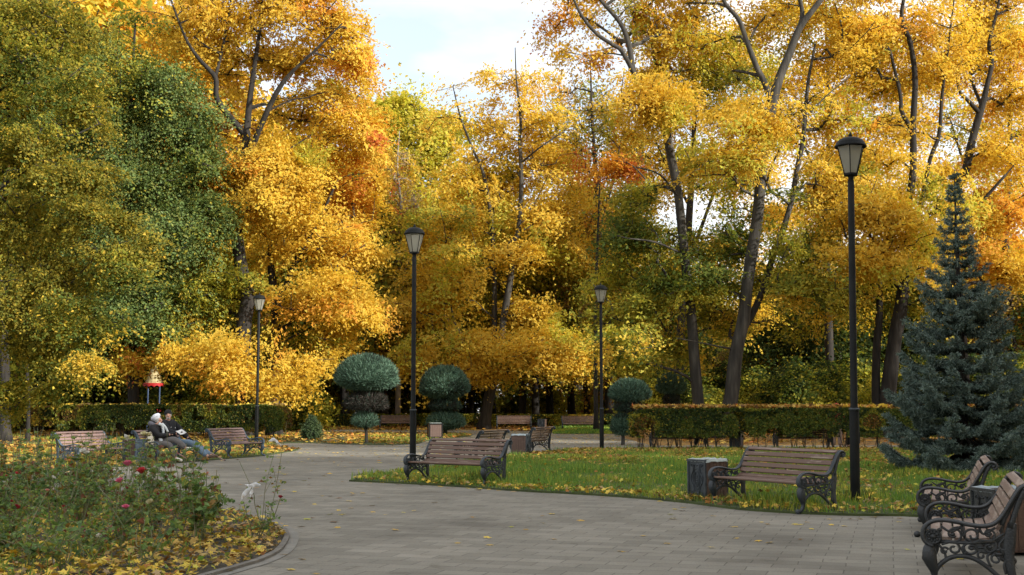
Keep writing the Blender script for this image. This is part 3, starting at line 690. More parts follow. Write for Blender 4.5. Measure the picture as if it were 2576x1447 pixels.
c = G(332, 1168); bin_box('bin with blue iron side beside the old couple on the bench', (c[0], c[1] + .2, 0), math.radians(-28), iron='ironblue')
bin_box('dark iron bin seen through the right hedge', ((1850 - 1288)/72., 43.2, 0), math.radians(68), w=.40)
bin_box('far dark bin behind the plaza, right of the far leafy bench', ((1363 - 1288)/43., 72., float(gz(72))), math.radians(75))
t = thing('litter_bin', 'taller square wooden bin on black posts beside the clipped juniper', 'litter bin', Q(1094, 1105, 54.5)*[1, 1, 0] + [0, 0, float(gz(54.5))], math.radians(14), 'wood and iron litter bins')
g = Geo()
for sy in (-1, 1):
    g = Geo()
    for k in range(5): bev(g, (-.2 + .1*k, sy*.24, .40), (.094, .02, .56), None, .004)
    g.build('slat_panel', M['binwood'], t); g = Geo()
    for k in range(5): bev(g, (sy*.27, -.2 + .1*k, .40), (.02, .094, .56), None, .004)
    g.build('slat_panel', M['binwood'], t)
g = Geo()
for sx in (-1, 1):
    for sy in (-1, 1): g.box((sx*.285, sy*.26, .37), (.035, .035, .74))
for z in (.70, .13): g.box((0, -.275, z), (.55, .02, .035)); g.box((0, .275, z), (.55, .02, .035)); g.box((-.296, 0, z), (.02, .5, .035)); g.box((.296, 0, z), (.02, .5, .035))
g.build('post_frame', M['pole'], t); g = Geo(); g.box((0, 0, .74), (.50, .44, .012)); g.build('rim', M['bagwhite'], t)
# ============================================================ street lamps
M['glass'] = None
m, nt, out = new_mat('frosted_lamp_glass'); b = N(nt, 'ShaderNodeBsdfPrincipled'); b.inputs['Base Color'].default_value = (.46, .45, .38, 1); b.inputs['Roughness'].default_value = .28; b.inputs['Subsurface Weight'].default_value = .0
tr = N(nt, 'ShaderNodeBsdfTranslucent'); tr.inputs['Color'].default_value = (.65, .64, .55, 1); tp = N(nt, 'ShaderNodeBsdfTransparent'); tp.inputs['Color'].default_value = (.8, .8, .72, 1)
x1 = N(nt, 'ShaderNodeMixShader'); x1.inputs[0].default_value = .55; nt.links.new(b.outputs[0], x1.inputs[1]); nt.links.new(tr.outputs[0], x1.inputs[2])
x2 = N(nt, 'ShaderNodeMixShader'); x2.inputs[0].default_value = .12; nt.links.new(x1.outputs[0], x2.inputs[1]); nt.links.new(tp.outputs[0], x2.inputs[2]); nt.links.new(x2.outputs[0], out.inputs['Surface']); M['glass'] = m
def make_lamp():
    t = thing('street_lamp', 'x', 'street lamp', (0, 0, 0), math.radians(12), 'black lantern lamp posts')
    g = Geo(); g.lathe([(.070, -.1), (.070, 1.36), (.066, 1.38), (.058, 1.385), (.052, 1.40), (.047, 4.72), (.040, 4.73)], 20)
    p = g.build('pole', M['pole'], t, True); g = Geo(); g.lathe([(.068, 1.345), (.079, 1.35), (.079, 1.37), (.068, 1.378)], 20); g.build('collar', M['iron'], p, True)
    g = Geo(); g.box((.071, 0, .95), (.01, .05, .16)); g.build('access_hatch', M['pole'], p)
    h = Geo(); h.lathe([(.036, 4.70), (.052, 4.73), (.040, 4.75), (.05, 4.80), (.112, 4.815), (.112, 4.845), (.0, 4.846)], 6)
    hd = h.build('lantern', M['pole'], t)
    g = Geo(); r0, r1, z0, z1 = .102, .205, 4.846, 5.238; a = np.arange(6)*math.pi/3
    g.add([(r*math.cos(q), r*math.sin(q), z) for r, z in ((r0, z0), (r1, z1)) for q in a], [[[j, (j+1) % 6, 6 + (j+1) % 6, 6 + j] for j in range(6)]]); g.build('glass', M['glass'], hd)
    g = Geo()
    for q in a: g.tube([((r0 + .004)*math.cos(q), (r0 + .004)*math.sin(q), z0), ((r1 + .004)*math.cos(q), (r1 + .004)*math.sin(q), z1)], .0075, 5)
    g.build('glazing_bar', M['pole'], hd)
    g = Geo(); g.lathe([(.215, 5.235), (.234, 5.24), (.234, 5.262), (.222, 5.268), (.212, 5.30), (.175, 5.345), (.12, 5.378), (.06, 5.392), (.03, 5.396), (.026, 5.41), (.034, 5.425), (.022, 5.44), (.010, 5.455), (.004, 5.485), (0, 5.486)], 24); g.build('cap', M['pole'], hd, True)
    g = Geo(); g.lathe([(0, 4.86), (.035, 4.86), (.05, 4.93), (.05, 5.02), (.03, 5.07), (0, 5.08)], 12); g.build('bulb', M['bagwhite'], hd, True)
    return t
LP = make_lamp(); first = True
for (u, v, Y, sc, lb) in [(2152, 1268, None, 1.035, 'tallest looking black lamp post, beside the right bench and bare of leaves'), (1038, 1190, None, 1.018, 'black lamp post rising behind the lone bench at the lawn tip'),
        (645, 1117, None, 1.105, 'black lamp post in front of the big orange maple, right of the left hedge end'), (1514, 1134, None, 1.045, 'slim black lamp post on the back edge of the lawn, left of the right hedge'),
        (1958, 0, 91, 1., 'small distant lamp post above the right hedge between trunks'), (782, 0, 110, 1., 'tiny distant lamp seen among the low orange boughs'), (2006, 0, 110, 1., 'faint lamp head far off in the dark shrubs, right of the small one')]:
    o = LP if first else copy_tree(LP); first = False
    if Y is None: p = G(u, v)
    else: p = np.array([(u - 1288)/FPX*Y, Y, float(gz(Y)) ])
    o.location = tuple(p); o.scale = (sc,)*3; o['label'] = lb
    o.rotation_euler = (0, math.radians(.8) if u == 2152 else 0, math.radians(12))
# ============================================================ hedges
def hedge(name, label, a, b, w, h, zb, nleaf, pals, seed, size=.055, stems=60, group=None, sag=0.):
    a = np.array(a, float); b = np.array(b, float); L = np.linalg.norm(b - a); d = (b - a)/L; nn = np.array([-d[1], d[0]])
    o = np.array([*a, float(gz(a[1]))]); t = thing(name, label, 'hedge', o, 0, group); rng = np.random.default_rng(seed)
    s = rng.random(nleaf)*L; q = rng.random(nleaf); f = rng.random(nleaf)
    face = rng.random(nleaf); y = (rng.random(nleaf) - .5)*w; z = zb + (h - zb)*rng.random(nleaf)**.8; nr = rng.normal(size=(nleaf, 3))*.7
    top = face < .28; z[top] = h - np.abs(rng.normal(0, .035, top.sum())); nr[top] += [0, 0, 1]
    fr = (face >= .28) & (face < .66); y[fr] = -w/2 + np.abs(rng.normal(0, .05, fr.sum())); nr[fr] -= np.append(nn, 0)
    bk = (face >= .66) & (face < .78); y[bk] = w/2 - np.abs(rng.normal(0, .05, bk.sum()))
    en = (face >= .78) & (face < .84); s[en] = np.where(rng.random(en.sum()) < .5, 0, L) + rng.normal(0, .06, en.sum())
    P0 = np.column_stack([a[0] + d[0]*s + nn[0]*y, a[1] + d[1]*s + nn[1]*y, z]); nz = vnoise(P0, 1.7, seed) - .5
    y = y*(1 + .25*nz) + .10*nz; z = z + .12*nz*(z/h)
    # rounded ends and ragged lower edge
    e = np.minimum(s, L - s); z -= .22*np.exp(-(np.maximum(e, 0)/.25)) * (z > h*.8)
    keep = (vnoise(P0, 3.2, seed + 5) > .27 + .24*(1 - np.clip((z - zb)/.4, 0, 1))) | (z > h*.93)
    P = np.column_stack([a[0] + d[0]*s + nn[0]*y, a[1] + d[1]*s + nn[1]*y, z + gz(a[1] + d[1]*s)])[keep]; nr = nr[keep]
    sz = size*(.6 + .8*rng.random(len(P))); col = pal_cols(pals[0], pals[1], P, seed, 1.4, .4)
    V, F, k = leaves(P - o, nr, sz, 'kite'); link('foliage', mesh('foliage', V, [F], M['small'], col=np.repeat(col, k, 0)), t)
    g = Geo(); rs = random.Random(seed)
    for i in range(stems):
        s0 = rs.random()*L; y0 = rs.uniform(-.3, .3)*w; base = np.array([*(a + d*s0 + nn*y0), 0.]); base[2] = float(gz(base[1])) - .02
        for k in range(rs.choice((1, 2, 2, 3))):
            ln = rs.uniform(.25, .6); e_ = base + np.array([*(d*rs.uniform(-.3, .3) + nn*rs.uniform(-.2, .2)), h*rs.uniform(.7, .95)])
            mid = base + (e_ - base)*.45 + np.array([rs.uniform(-.05, .05), rs.uniform(-.05, .05), 0]); r = rs.uniform(.007, .017)
            g.tube(spline([base - o, mid - o, e_ - o], 3), np.linspace(r, r*.35, 7), 5)
    g.build('stems', M['twig'], t, True); return t
HP = (['green', 'dark', 'olive', 'brown'], [6, 5, 1.2, .4])
hedge('clipped_hedge', 'long clipped green hedge behind the right bench with leaves on top', (4.15, 42.4), (22.5, 43.2), .85, 1.42, .44, 95000, HP, 21, .075, 120, 'clipped hedges round the plaza')
hedge('clipped_hedge', 'clipped dark hedge behind the seated couple and left benches', (-20.6, 57.0), (-9.6, 52.5), .9, 1.52, .36, 80000, (['dark', 'green', 'olive', 'brown'], [5, 4, 2, 1]), 22, .085, 80, 'clipped hedges round the plaza')
hedge('clipped_hedge', 'thin far hedge topped with yellow leaves at the left frame edge', (-31, 66), (-19, 61.5), .8, 1.35, .4, 26000, (['dark', 'olive', 'brown', 'amber'], [4, 3, 2, 1]), 23, .09, 50, 'clipped hedges round the plaza')
hedge('low_hedge', 'low far hedge behind the far benches and tree trunks', (-13.5, 79), (12, 78), .7, .85, .1, 26000, (['dark', 'olive', 'green', 'amber'], [3, 3, 2, 1.2]), 24, .11, 30, 'clipped hedges round the plaza')
def top_leaves(name, a, b, w, h, n, label, seed, pals=PL_O):
    a = np.array(a); b = np.array(b); s = RNG.random(n)[:, None]; L = b - a; nn = np.array([-L[1], L[0]])/np.linalg.norm(L)
    X = a + L*s + nn*(RNG.random((n, 1)) - .5)*w*.9; C = np.column_stack([X, gz(X[:, 1]) + h + .01 + RNG.random(n)*.07])
    Nn = RNG.normal(size=(n, 3))*.6 + [0, -.2, .6]; col = pal_cols(pals[0], pals[1], C, seed, .8, .6); V, F, k = leaves(C, Nn, .17*(.6 + .6*RNG.random(n)), 'maple')
    tag(link(name, mesh(name, V, [F], M['litter'], col=np.repeat(col, k, 0))), label, 'leaves', kind='stuff')
top_leaves('leaves_on_hedge', (4.15, 42.4), (22.5, 43.2), .85, 1.45, 4200, 'orange maple leaves lying along the top of the right hedge', 31)
top_leaves('leaves_on_hedge', (-20.6, 57.0), (-9.6, 52.5), .9, 1.50, 420, 'sparse yellow leaves on top of the hedge behind the couple', 32, PL_Y)
top_leaves('leaves_on_hedge', (-31, 66), (-19, 61.5), .8, 1.33, 700, 'yellow leaves on top of the thin hedge at the left frame edge', 33)
# ============================================================ clipped junipers
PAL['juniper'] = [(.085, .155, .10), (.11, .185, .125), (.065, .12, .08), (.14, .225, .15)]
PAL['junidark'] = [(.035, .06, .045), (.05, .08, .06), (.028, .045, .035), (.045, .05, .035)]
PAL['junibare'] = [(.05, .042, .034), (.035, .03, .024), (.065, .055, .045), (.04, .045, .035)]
def juniper(label, base_uv, Y, tiers, seed, stem_r=.07, lean=0):
    s = pxm(Y); z0 = float(gz(Y)); x0 = (base_uv[0] - 1288)/s; o = np.array([x0, Y, z0]); t = thing('clipped_juniper', label, 'topiary', o, 0, 'clipped junipers')
    rng = np.random.default_rng(seed); g = Geo(); tops = []
    for (u0, u1, v0, v1, pal, n, sp) in tiers:
        cx = ((u0 + u1)/2 - 1288)/s - x0; zt = CAMZ + (HOR - v0)/s - z0; zb = CAMZ + (HOR - v1)/s - z0; R = (u1 - u0)/2/s
        hz = zt - zb; cz = zb + hz*.30; p = rng.normal(size=(n, 3)); p /= np.linalg.norm(p, axis=1, keepdims=True); rr = np.where(rng.random(n) < .7, .88 + .1*rng.random(n), .5 + .45*rng.random(n))[:, None]
        bump = 1 + .10*(vnoise(p*2.2, 1, seed)[:, None] - .5)
        ext = np.where(p[:, 2] > 0, hz*.70, hz*.30); P = np.array([cx, 0, cz]) + p*rr*bump*np.stack([np.full(n, R), np.full(n, R), ext], 1)
        ln = sp*(.6 + .8*rng.random(n)); up = p*.9 + np.array([0, 0, .75 if pal != 'junibare' else .3]) + rng.normal(0, .25, (n, 3))
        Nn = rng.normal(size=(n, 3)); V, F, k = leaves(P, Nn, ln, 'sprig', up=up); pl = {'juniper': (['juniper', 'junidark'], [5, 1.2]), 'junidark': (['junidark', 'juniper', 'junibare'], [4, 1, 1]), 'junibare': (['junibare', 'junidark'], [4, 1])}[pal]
        col = pal_cols(pl[0], pl[1], P, seed, 1.2, .5); lb = link('foliage_tier', mesh('foliage_tier', V, [F], M['needle'], col=np.repeat(col, k, 0)), t)
        if pal == 'junibare': lb['label'] = 'bare brown lower tier'
        tops.append((cx, cz, R, zb))
        for k in range(9):
            a = rng.random()*6.28; g.tube(spline([(cx*.5, 0, max(.3, zb - hz*.3)), (cx + R*.35*math.cos(a), R*.35*math.sin(a), cz - hz*.05), (cx + R*.7*math.cos(a), R*.7*math.sin(a), cz + hz*.2)], 4), np.linspace(stem_r*.4, .008, 9), 5)
    g.tube(spline([(0, 0, -.05), (tops[-1][0]*.5 + .02, 0, .4), (tops[-1][0]*.7, .02, tops[-1][3] + .2), (tops[0][0], 0, tops[0][1])], 5), np.linspace(stem_r*1.15, stem_r*.5, 16), 9)
    g.build('trunk', M['greybark'], t, True); return t
TPL['sprig'] = np.array([(-.09, 0, 0), (.09, 0, 0), (.05, .6, 0), (0, 1.0, .05)])
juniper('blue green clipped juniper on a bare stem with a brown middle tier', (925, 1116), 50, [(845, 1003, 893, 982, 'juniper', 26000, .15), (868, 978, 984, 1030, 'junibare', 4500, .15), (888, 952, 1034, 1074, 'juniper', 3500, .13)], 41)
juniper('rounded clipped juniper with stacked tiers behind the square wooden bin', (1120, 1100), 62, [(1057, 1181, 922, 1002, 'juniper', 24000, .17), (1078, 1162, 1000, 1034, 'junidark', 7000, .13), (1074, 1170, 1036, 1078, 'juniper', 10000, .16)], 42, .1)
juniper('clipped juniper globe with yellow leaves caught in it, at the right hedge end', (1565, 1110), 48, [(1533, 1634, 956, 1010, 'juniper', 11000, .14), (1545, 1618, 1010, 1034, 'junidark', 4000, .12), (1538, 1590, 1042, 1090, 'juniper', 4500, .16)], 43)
juniper('small dark juniper globe farther back, left of the straight grey trunk', (1690, 1085), 60, [(1650, 1724, 942, 990, 'juniper', 9000, .14), (1668, 1706, 990, 1016, 'junibare', 2000, .14)], 44)
# ============================================================ blue spruce
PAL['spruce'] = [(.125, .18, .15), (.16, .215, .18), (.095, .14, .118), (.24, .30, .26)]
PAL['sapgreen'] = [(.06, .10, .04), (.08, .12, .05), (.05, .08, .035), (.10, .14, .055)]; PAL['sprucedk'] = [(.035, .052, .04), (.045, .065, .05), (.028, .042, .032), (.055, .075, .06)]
def spruce(label, o, H, prof, seed, name='blue_spruce', needle=.072, dens=230, cat='spruce', hue='spruce'):
    rng = np.random.default_rng(seed); t = thing(name, label, cat, o); g = Geo(); Nc = []; Nd = []; Nk = []
    g.tube([(0, 0, -.1), (.02, 0, H*.4), (0, .02, H*.8), (0, 0, H)], [.11, .075, .03, .008], 9)
    z = .12*H/6.6
    def brush(P, r, tipk):
        seg = np.linalg.norm(np.diff(P, axis=0), axis=1); L = seg.sum(); n = max(6, int(L*dens)); q = rng.random(n)*(len(P) - 1); i = np.minimum(q.astype(int), len(P) - 2); f = (q - i)[:, None]
        c = P[i]*(1-f) + P[i+1]*f; d = P[i+1] - P[i]; d /= np.linalg.norm(d, axis=1, keepdims=True); rd = rng.normal(size=(n, 3)); rd -= d*np.sum(rd*d, 1, keepdims=True); rd /= np.linalg.norm(rd, axis=1, keepdims=True)
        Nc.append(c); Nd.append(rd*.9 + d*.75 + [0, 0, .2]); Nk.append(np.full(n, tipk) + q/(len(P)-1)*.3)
    while z < H*.985:
        R = float(np.interp(z/H, [p[0] for p in prof], [p[1] for p in prof])); nb = int(max(4, min(11, 5 + R*4)))
        ph = rng.random()*6.28
        for k in range(nb):
            a = ph + k*6.283/nb + rng.normal(0, .12); L = R*(.66 + .50*rng.random()); dirv = np.array([math.cos(a), math.sin(a), 0.]); zz = z + rng.normal(0, .05)
            rise = .55*(z/H)**1.5 - .12; tt = np.linspace(0, 1, 9)
            P = np.array([dirv*L*s + np.array([0, 0, zz + L*(rise*s - .22*math.sin(s*math.pi) + .16*s*s)]) for s in tt]); P[:, 2] = np.maximum(P[:, 2], .06)
            g.tube(P, np.linspace(.02*max(.4, L), .004, 9), 5, cap=False); brush(P[2:], 0, .55)
            side = np.array([-dirv[1], dirv[0], 0]); m = int(max(4, L/.055))
            for j in range(m):
                s0 = .22 + .76*(j + rng.random())/m; sg = 1 if j % 2 else -1; ln = L*.36*(1.05 - s0)**.6*(.6 + .6*rng.random()) + .06
                i0 = min(7, int(s0*8)); f = s0*8 - i0; p0 = P[i0]*(1-f) + P[i0+1]*f; dd = dirv*.95 + side*sg*(.5 + .25*rng.random()) + np.array([0, 0, -.22 + .34*rng.random()]); dd /= np.linalg.norm(dd)
                B = np.array([p0 + dd*ln*s + np.array([0, 0, -.10*ln*s*(1-s) + .10*ln*s*s]) for s in (0, .35, .7, 1.)]); B[:, 2] = np.maximum(B[:, 2], .05); brush(B, 0, s0)
                if ln > .22:
                    for q in (.4, .7):
                        for s2 in (-1, 1):
                            b0 = B[0]*(1-q) + B[-1]*q; d2 = dd*.8 + np.cross(dd, [0, 0, 1])*s2*.7 + np.array([0, 0, .1*rng.normal()]); l2 = ln*.35; b1 = b0 + d2*l2; b0 = b0.copy(); b1[2] = max(b1[2], .05)
                            brush(np.array([b0, (b0+b1)/2, b1]), 0, s0 + .1)
        z += (.185 + .09*R)*H/6.6*(.75 + .5*rng.random())
    g.build('trunk', M['bark'], t, True)
    C = np.concatenate(Nc); D = np.concatenate(Nd); K = np.concatenate(Nk); n = len(C)
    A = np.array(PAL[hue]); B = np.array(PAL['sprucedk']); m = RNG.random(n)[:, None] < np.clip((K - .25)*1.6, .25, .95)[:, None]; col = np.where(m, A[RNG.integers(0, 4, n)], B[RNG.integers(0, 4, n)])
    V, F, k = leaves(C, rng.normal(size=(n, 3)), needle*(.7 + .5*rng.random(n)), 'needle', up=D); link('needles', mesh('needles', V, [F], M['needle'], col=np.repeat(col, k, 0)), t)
    return t
TPL['needle'] = np.array([(-.11, 0, 0), (.11, 0, 0), (.09, .7, 0), (0, 1.0, 0)])
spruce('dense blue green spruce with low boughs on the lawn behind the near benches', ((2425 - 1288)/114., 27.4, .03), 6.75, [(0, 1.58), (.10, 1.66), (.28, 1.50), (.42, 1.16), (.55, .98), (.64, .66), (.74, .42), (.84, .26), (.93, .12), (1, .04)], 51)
spruce('small young conifer on the leafy ground, right of the left hedge', ((786 - 1288)/57., 54.5, float(gz(54.5))), 1.05, [(0, .42), (.4, .42), (1, .05)], 52, 'conifer_sapling', .10, 60, 'sapling', 'sapgreen')
# ============================================================ traced trees
Y_ = (['yellow', 'amber', 'lime'], [4, 2, 1]); AM = (['amber', 'yellow', 'orange'], [4, 5, .5]); OR = (['orange', 'amber', 'yellow', 'red'], [3, 4, 1, .25]); OL = (['olive', 'lime', 'green', 'yellow'], [4, 2.2, 1.2, 1.2]); GR = (['green', 'olive', 'lime'], [4, 3.5, 1]); MIX = (['lime', 'yellow', 'amber', 'olive'], [2, 4, 2.2, 1.6]); MX2 = (['yellow', 'amber', 'orange', 'lime', 'olive'], [4, 3, .8, 2, 1])
def T_(*a): return list(a)
build_tree('maple_tree', 'tall orange maple behind the left lamp post, its limbs fanning against the sky', 'tree', 58,
    [[(615, 1101, 0, .46), (612, 960, 0, .43), (613, 823, 0, .40), (624, 749, 0, .37), (610, 690, 0, .35), (598, 610, 0, .33), (592, 520, 0, .30), (612, 430, 0, .28), (620, 360, 0, .24), (612, 335, 0, .17), (548, 254, -.4, .15), (542, 196, -.6, .13), (501, 149, -.8, .10), (466, 94, -1, .07), (430, 0, -1, .05)],
     [(619, 372, 0, .20), (626, 274, .6, .17), (640, 168, .8, .13), (655, 60, 1, .09), (660, -60, 1, .05)],
     [(612, 430, 0, .17), (655, 320, -.6, .15), (697, 231, -1, .13), (736, 180, -1.2, .09), (800, 120, -1.4, .06), (860, 60, -1.4, .04)],
     [(541, 200, -.6, .09), (560, 120, .2, .08), (575, 40, .3, .06), (590, -60, .3, .04)]],
    [(540, 30, 110, 70, 0, 46), (690, 40, 150, 80, .5, 60), (840, 50, 85, 80, 0, 46), (885, 150, 52, 52, -1, 28), (770, 150, 120, 55, 1, 30), (470, 110, 80, 60, 1, 24), (600, 140, 110, 50, 1, 20),
     (560, 200, 70, 40, 3, 12), (800, 270, 120, 75, 2, 60), (870, 350, 80, 90, .5, 56), (700, 370, 110, 60, -1, 56), (560, 465, 90, 60, -1, 46), (690, 500, 140, 75, -1.5, 72), (480, 740, 90, 50, -1, 40), (560, 690, 80, 55, -.5, 34),
     (430, 800, 80, 40, -1, 20), (500, 660, 70, 50, 1, 24), (450, 884, 110, 13, -3, 22), (600, 868, 105, 15, -3.5, 22), (590, 935, 120, 13, -3.5, 20), (390, 780, 40, 30, 0, 14), (330, 905, 40, 22, -2, 14), (520, 820, 90, 40, 1, 22), (520, -70, 100, 65, 0, 34), (680, -80, 100, 65, 0, 34), (820, -50, 100, 65, 0, 34), (610, -160, 100, 65, 0, 34)],
    AM, size=.165, nl=105, sig=.42, seed=101, dens=1.65, girth=.9, group='maples behind the left hedge',
    blobpal=[AM, AM, AM, OR, AM, AM, AM, AM, Y_, OR, Y_, OR, AM, OL, OL, OL, OL, AM, AM, AM, OL, OR, OL, AM, AM, AM, AM])
build_tree('maple_tree', 'broad orange maple with low boughs, just right of the tallest one', 'tree', 60,
    [[(690, 1099, 0, .36), (688, 980, 0, .33), (690, 875, 0, .30), (693, 777, 0, .27), (681, 667, 0, .20), (683, 593, .3, .15), (700, 480, .3, .10)], [(692, 800, 0, .18), (724, 706, -.5, .15), (748, 648, -.8, .13), (800, 560, -1, .09), (850, 450, -1, .06)],
     [(690, 860, 0, .15), (740, 800, -1, .12), (820, 760, -1.5, .09), (900, 720, -1.5, .05)]],
    [(860, 500, 95, 90, 1, 72), (900, 610, 75, 80, 0, 60), (780, 610, 120, 65, -1.5, 66), (700, 640, 80, 45, 2, 20), (820, 730, 110, 60, -2, 66), (900, 780, 65, 70, -1, 46), (730, 850, 90, 30, -1.5, 20), (715, 915, 80, 13, -3, 14), (770, 962, 88, 12, -4, 14), (840, 860, 65, 40, -1, 24),
     (660, 965, 55, 8, -3.5, 5), (650, 760, 70, 40, 1, 20), (935, 420, 30, 80, 2, 20), (905, 250, 35, 60, 4, 14)],
    AM, size=.165, nl=105, sig=.42, seed=102, dens=1.6, girth=.9, group='maples behind the left hedge', blobpal=[OR, AM, AM, AM, AM, AM, OL, AM, AM, AM, AM, OL, OR, OR])
build_tree('maple_tree', 'golden maple with a forked leaning trunk in the middle of the far lawn', 'tree', 75,
    [[(1216, 1082, 0, .36), (1232, 992, 0, .32), (1248, 920, 0, .30), (1258, 860, 0, .25), (1275, 753, 0, .21), (1287, 679, 0, .18), (1283, 616, 0, .16), (1303, 585, 0, .15), (1312, 450, 0, .13), (1307, 352, 0, .11), (1310, 301, 0, .09), (1299, 200, 0, .05), (1296, 120, 0, .025)],
     [(1248, 894, 0, .20), (1244, 836, .4, .18), (1244, 738, .5, .16), (1242, 640, .5, .14), (1232, 523, .5, .12), (1214, 430, .5, .10), (1193, 383, .5, .08), (1160, 300, .5, .06), (1140, 220, .5, .03)],
     [(1311, 410, 0, .07), (1360, 370, -1, .05), (1420, 330, -1, .04)]],
    [(1085, 560, 85, 70, 0, 46), (1200, 440, 120, 65, 0, 56), (1330, 420, 120, 70, 0, 56), (1400, 540, 110, 70, 0, 56), (1130, 670, 110, 60, -1, 52), (1310, 630, 100, 50, -1, 44), (1230, 550, 110, 55, 1, 46), (1100, 780, 105, 55, -1, 52), (1085, 880, 70, 40, -2, 34), (1190, 870, 80, 45, -2, 40),
     (1390, 850, 105, 34, -3, 44), (1430, 905, 62, 32, -3, 24), (1350, 780, 85, 40, -1, 34), (1300, 890, 65, 42, -3, 34), (1200, 925, 80, 24, -2, 24), (1180, 300, 105, 45, 1, 30), (1310, 290, 100, 55, 0, 34), (1420, 350, 80, 70, 1, 34), (1250, 215, 100, 34, 1, 12), (1330, 180, 60, 50, 0, 9), (1440, 640, 80, 60, 1, 34)],
    Y_, bark='greybark', size=.20, nl=85, sig=.48, seed=103, dens=1.45, slen=1.3, blobpal=[MIX, Y_, Y_, AM, Y_, Y_, MIX, Y_, MIX, AM, Y_, Y_, Y_, Y_, AM, Y_, Y_, Y_, AM, AM, MIX])
build_tree('maple_tree', 'maple with a smooth straight grey trunk leaning left behind the right hedge', 'tree', 56,
    [[(1766, 1103, 0, .31), (1757, 1016, 0, .29), (1746, 894, 0, .28), (1738, 777, 0, .26), (1726, 679, 0, .25), (1714, 560, 0, .24), (1703, 470, 0, .23), (1687, 391, 0, .22), (1673, 321, 0, .21), (1645, 280, 0, .19), (1616, 235, 0, .18), (1593, 180, 0, .17), (1583, 117, 0, .14), (1561, 59, 0, .12), (1514, 4, 0, .10), (1480, -50, 0, .07)],
     [(1600, 195, 0, .13), (1565, 130, -.3, .12), (1542, 113, -.4, .11), (1502, 86, -.6, .10), (1463, 39, -.7, .08), (1435, -20, -.8, .05)], [(1710, 500, 0, .06), (1660, 440, -1, .05), (1600, 420, -1.5, .035)], [(1720, 640, 0, .06), (1650, 610, -1.5, .05), (1580, 600, -2, .03)]],
    [(1410, 50, 70, 60, 0, 20), (1490, 120, 85, 45, 0, 16), (1600, 50, 90, 50, 0, 34), (1670, 150, 90, 50, 0, 44), (1640, 235, 110, 48, -2, 60), (1700, 290, 70, 36, -2, 34), (1560, 330, 70, 60, 2, 20), (1590, 590, 105, 50, -1, 50), (1640, 510, 80, 40, -.5, 34), (1560, 690, 85, 55, 0, 40),
     (1620, 780, 100, 50, -1, 46), (1590, 860, 80, 50, -2, 38), (1680, 680, 60, 50, -1.5, 30), (1540, 440, 60, 40, 1, 18), (1700, 870, 50, 50, -1, 18), (1780, 420, 60, 40, 1, 14), (1440, -60, 100, 65, 0, 34), (1560, -70, 100, 65, 0, 34), (1640, -60, 100, 65, 0, 34)],
    MX2, bark='greybark', size=.165, nl=88, sig=.42, seed=104, dens=1.35, bare=1.0, back=2.0, girth=.88, group='maples behind the right hedge', blobpal=[OR, OR, MX2, Y_, Y_, Y_, MX2, GR, OL, OL, OL, OL, GR, (['red', 'orange'], [2, 2]), OL, OL, AM, AM, AM])
build_tree('maple_tree', 'maple with a thick grey trunk curving right and a dark second stem', 'tree', 55,
    [[(1798, 1104, 0, .42), (1836, 1016, 0, .37), (1851, 894, 0, .34), (1871, 800, 0, .32), (1879, 722, 0, .31), (1891, 640, 0, .30), (1906, 542, 0, .29), (1914, 450, 0, .28), (1926, 352, 0, .26), (1945, 254, 0, .25), (1961, 196, 0, .23), (1985, 137, 0, .21), (2012, 70, 0, .18), (2047, 23, 0, .15), (2080, -20, 0, .12), (2120, -80, 0, .08)],
     [(2004, 90, 0, .13), (2018, 39, .3, .12), (2012, 0, .3, .11), (1998, -60, .3, .07)], [(1942, 262, 0, .17), (1922, 205, 0, .16), (1904, 170, 0, .15), (1879, 106, 0, .14), (1859, 51, 0, .12), (1824, 8, 0, .10), (1800, -50, 0, .06)],
     [(1868, 830, .5, .20), (1895, 785, .8, .18), (1922, 722, 1, .17), (1940, 660, 1, .16), (1969, 581, 1.2, .15), (1992, 501, 1.4, .14), (2004, 430, 1.4, .14), (2020, 352, 1.4, .12), (2032, 215, 1.5, .09), (2051, 110, 1.5, .06)],
     [(1898, 492, 0, .08), (1860, 470, -.8, .07), (1845, 420, -1, .05), (1838, 330, -1.2, .035)], [(1925, 470, 0, .06), (1960, 380, -1, .05), (2060, 260, -1.5, .035), (2140, 190, -1.5, .025)], [(1852, 880, 0, .05), (1800, 870, -.5, .04), (1700, 850, -1.5, .025)]],
    [(1770, 60, 120, 70, 0, 46), (1790, 190, 110, 55, 1, 34), (1885, 290, 95, 55, -2.5, 56), (1850, 400, 85, 42, -2, 44), (1740, 370, 80, 40, 1, 16), (2000, 260, 110, 75, 1, 30), (2090, 90, 120, 80, 0, 56), (2110, 300, 90, 70, 0, 36), (2060, 440, 100, 50, 0, 36), (1800, 470, 70, 40, 1, 16),
     (1810, 620, 90, 50, -1, 46), (1760, 720, 95, 45, -1.5, 46), (1960, 610, 110, 50, -1, 52), (2010, 720, 115, 55, -1, 56), (2080, 580, 80, 55, 0, 34), (1930, 40, 100, 60, 1, 30), (1830, 800, 90, 40, 0, 26), (2080, 790, 90, 40, 1, 30), (1900, 500, 80, 50, -1.5, 26), (1940, 700, 70, 50, 2, 18), (1800, -70, 100, 65, 0, 34), (1930, -90, 100, 65, 0, 34), (2060, -90, 100, 65, 0, 34), (2150, -70, 100, 65, 0, 34), (1980, -180, 100, 65, 0, 34)],
    MX2, bark='greybark', size=.165, nl=88, sig=.42, seed=105, dens=1.35, bare=1.0, back=2.0, girth=.88, group='maples behind the right hedge', blobpal=[MIX, OL, Y_, Y_, MIX, MIX, AM, MX2, MX2, OL, GR, GR, OL, OL, MIX, MX2, OL, OL, GR, OL, AM, AM, AM, AM, AM])
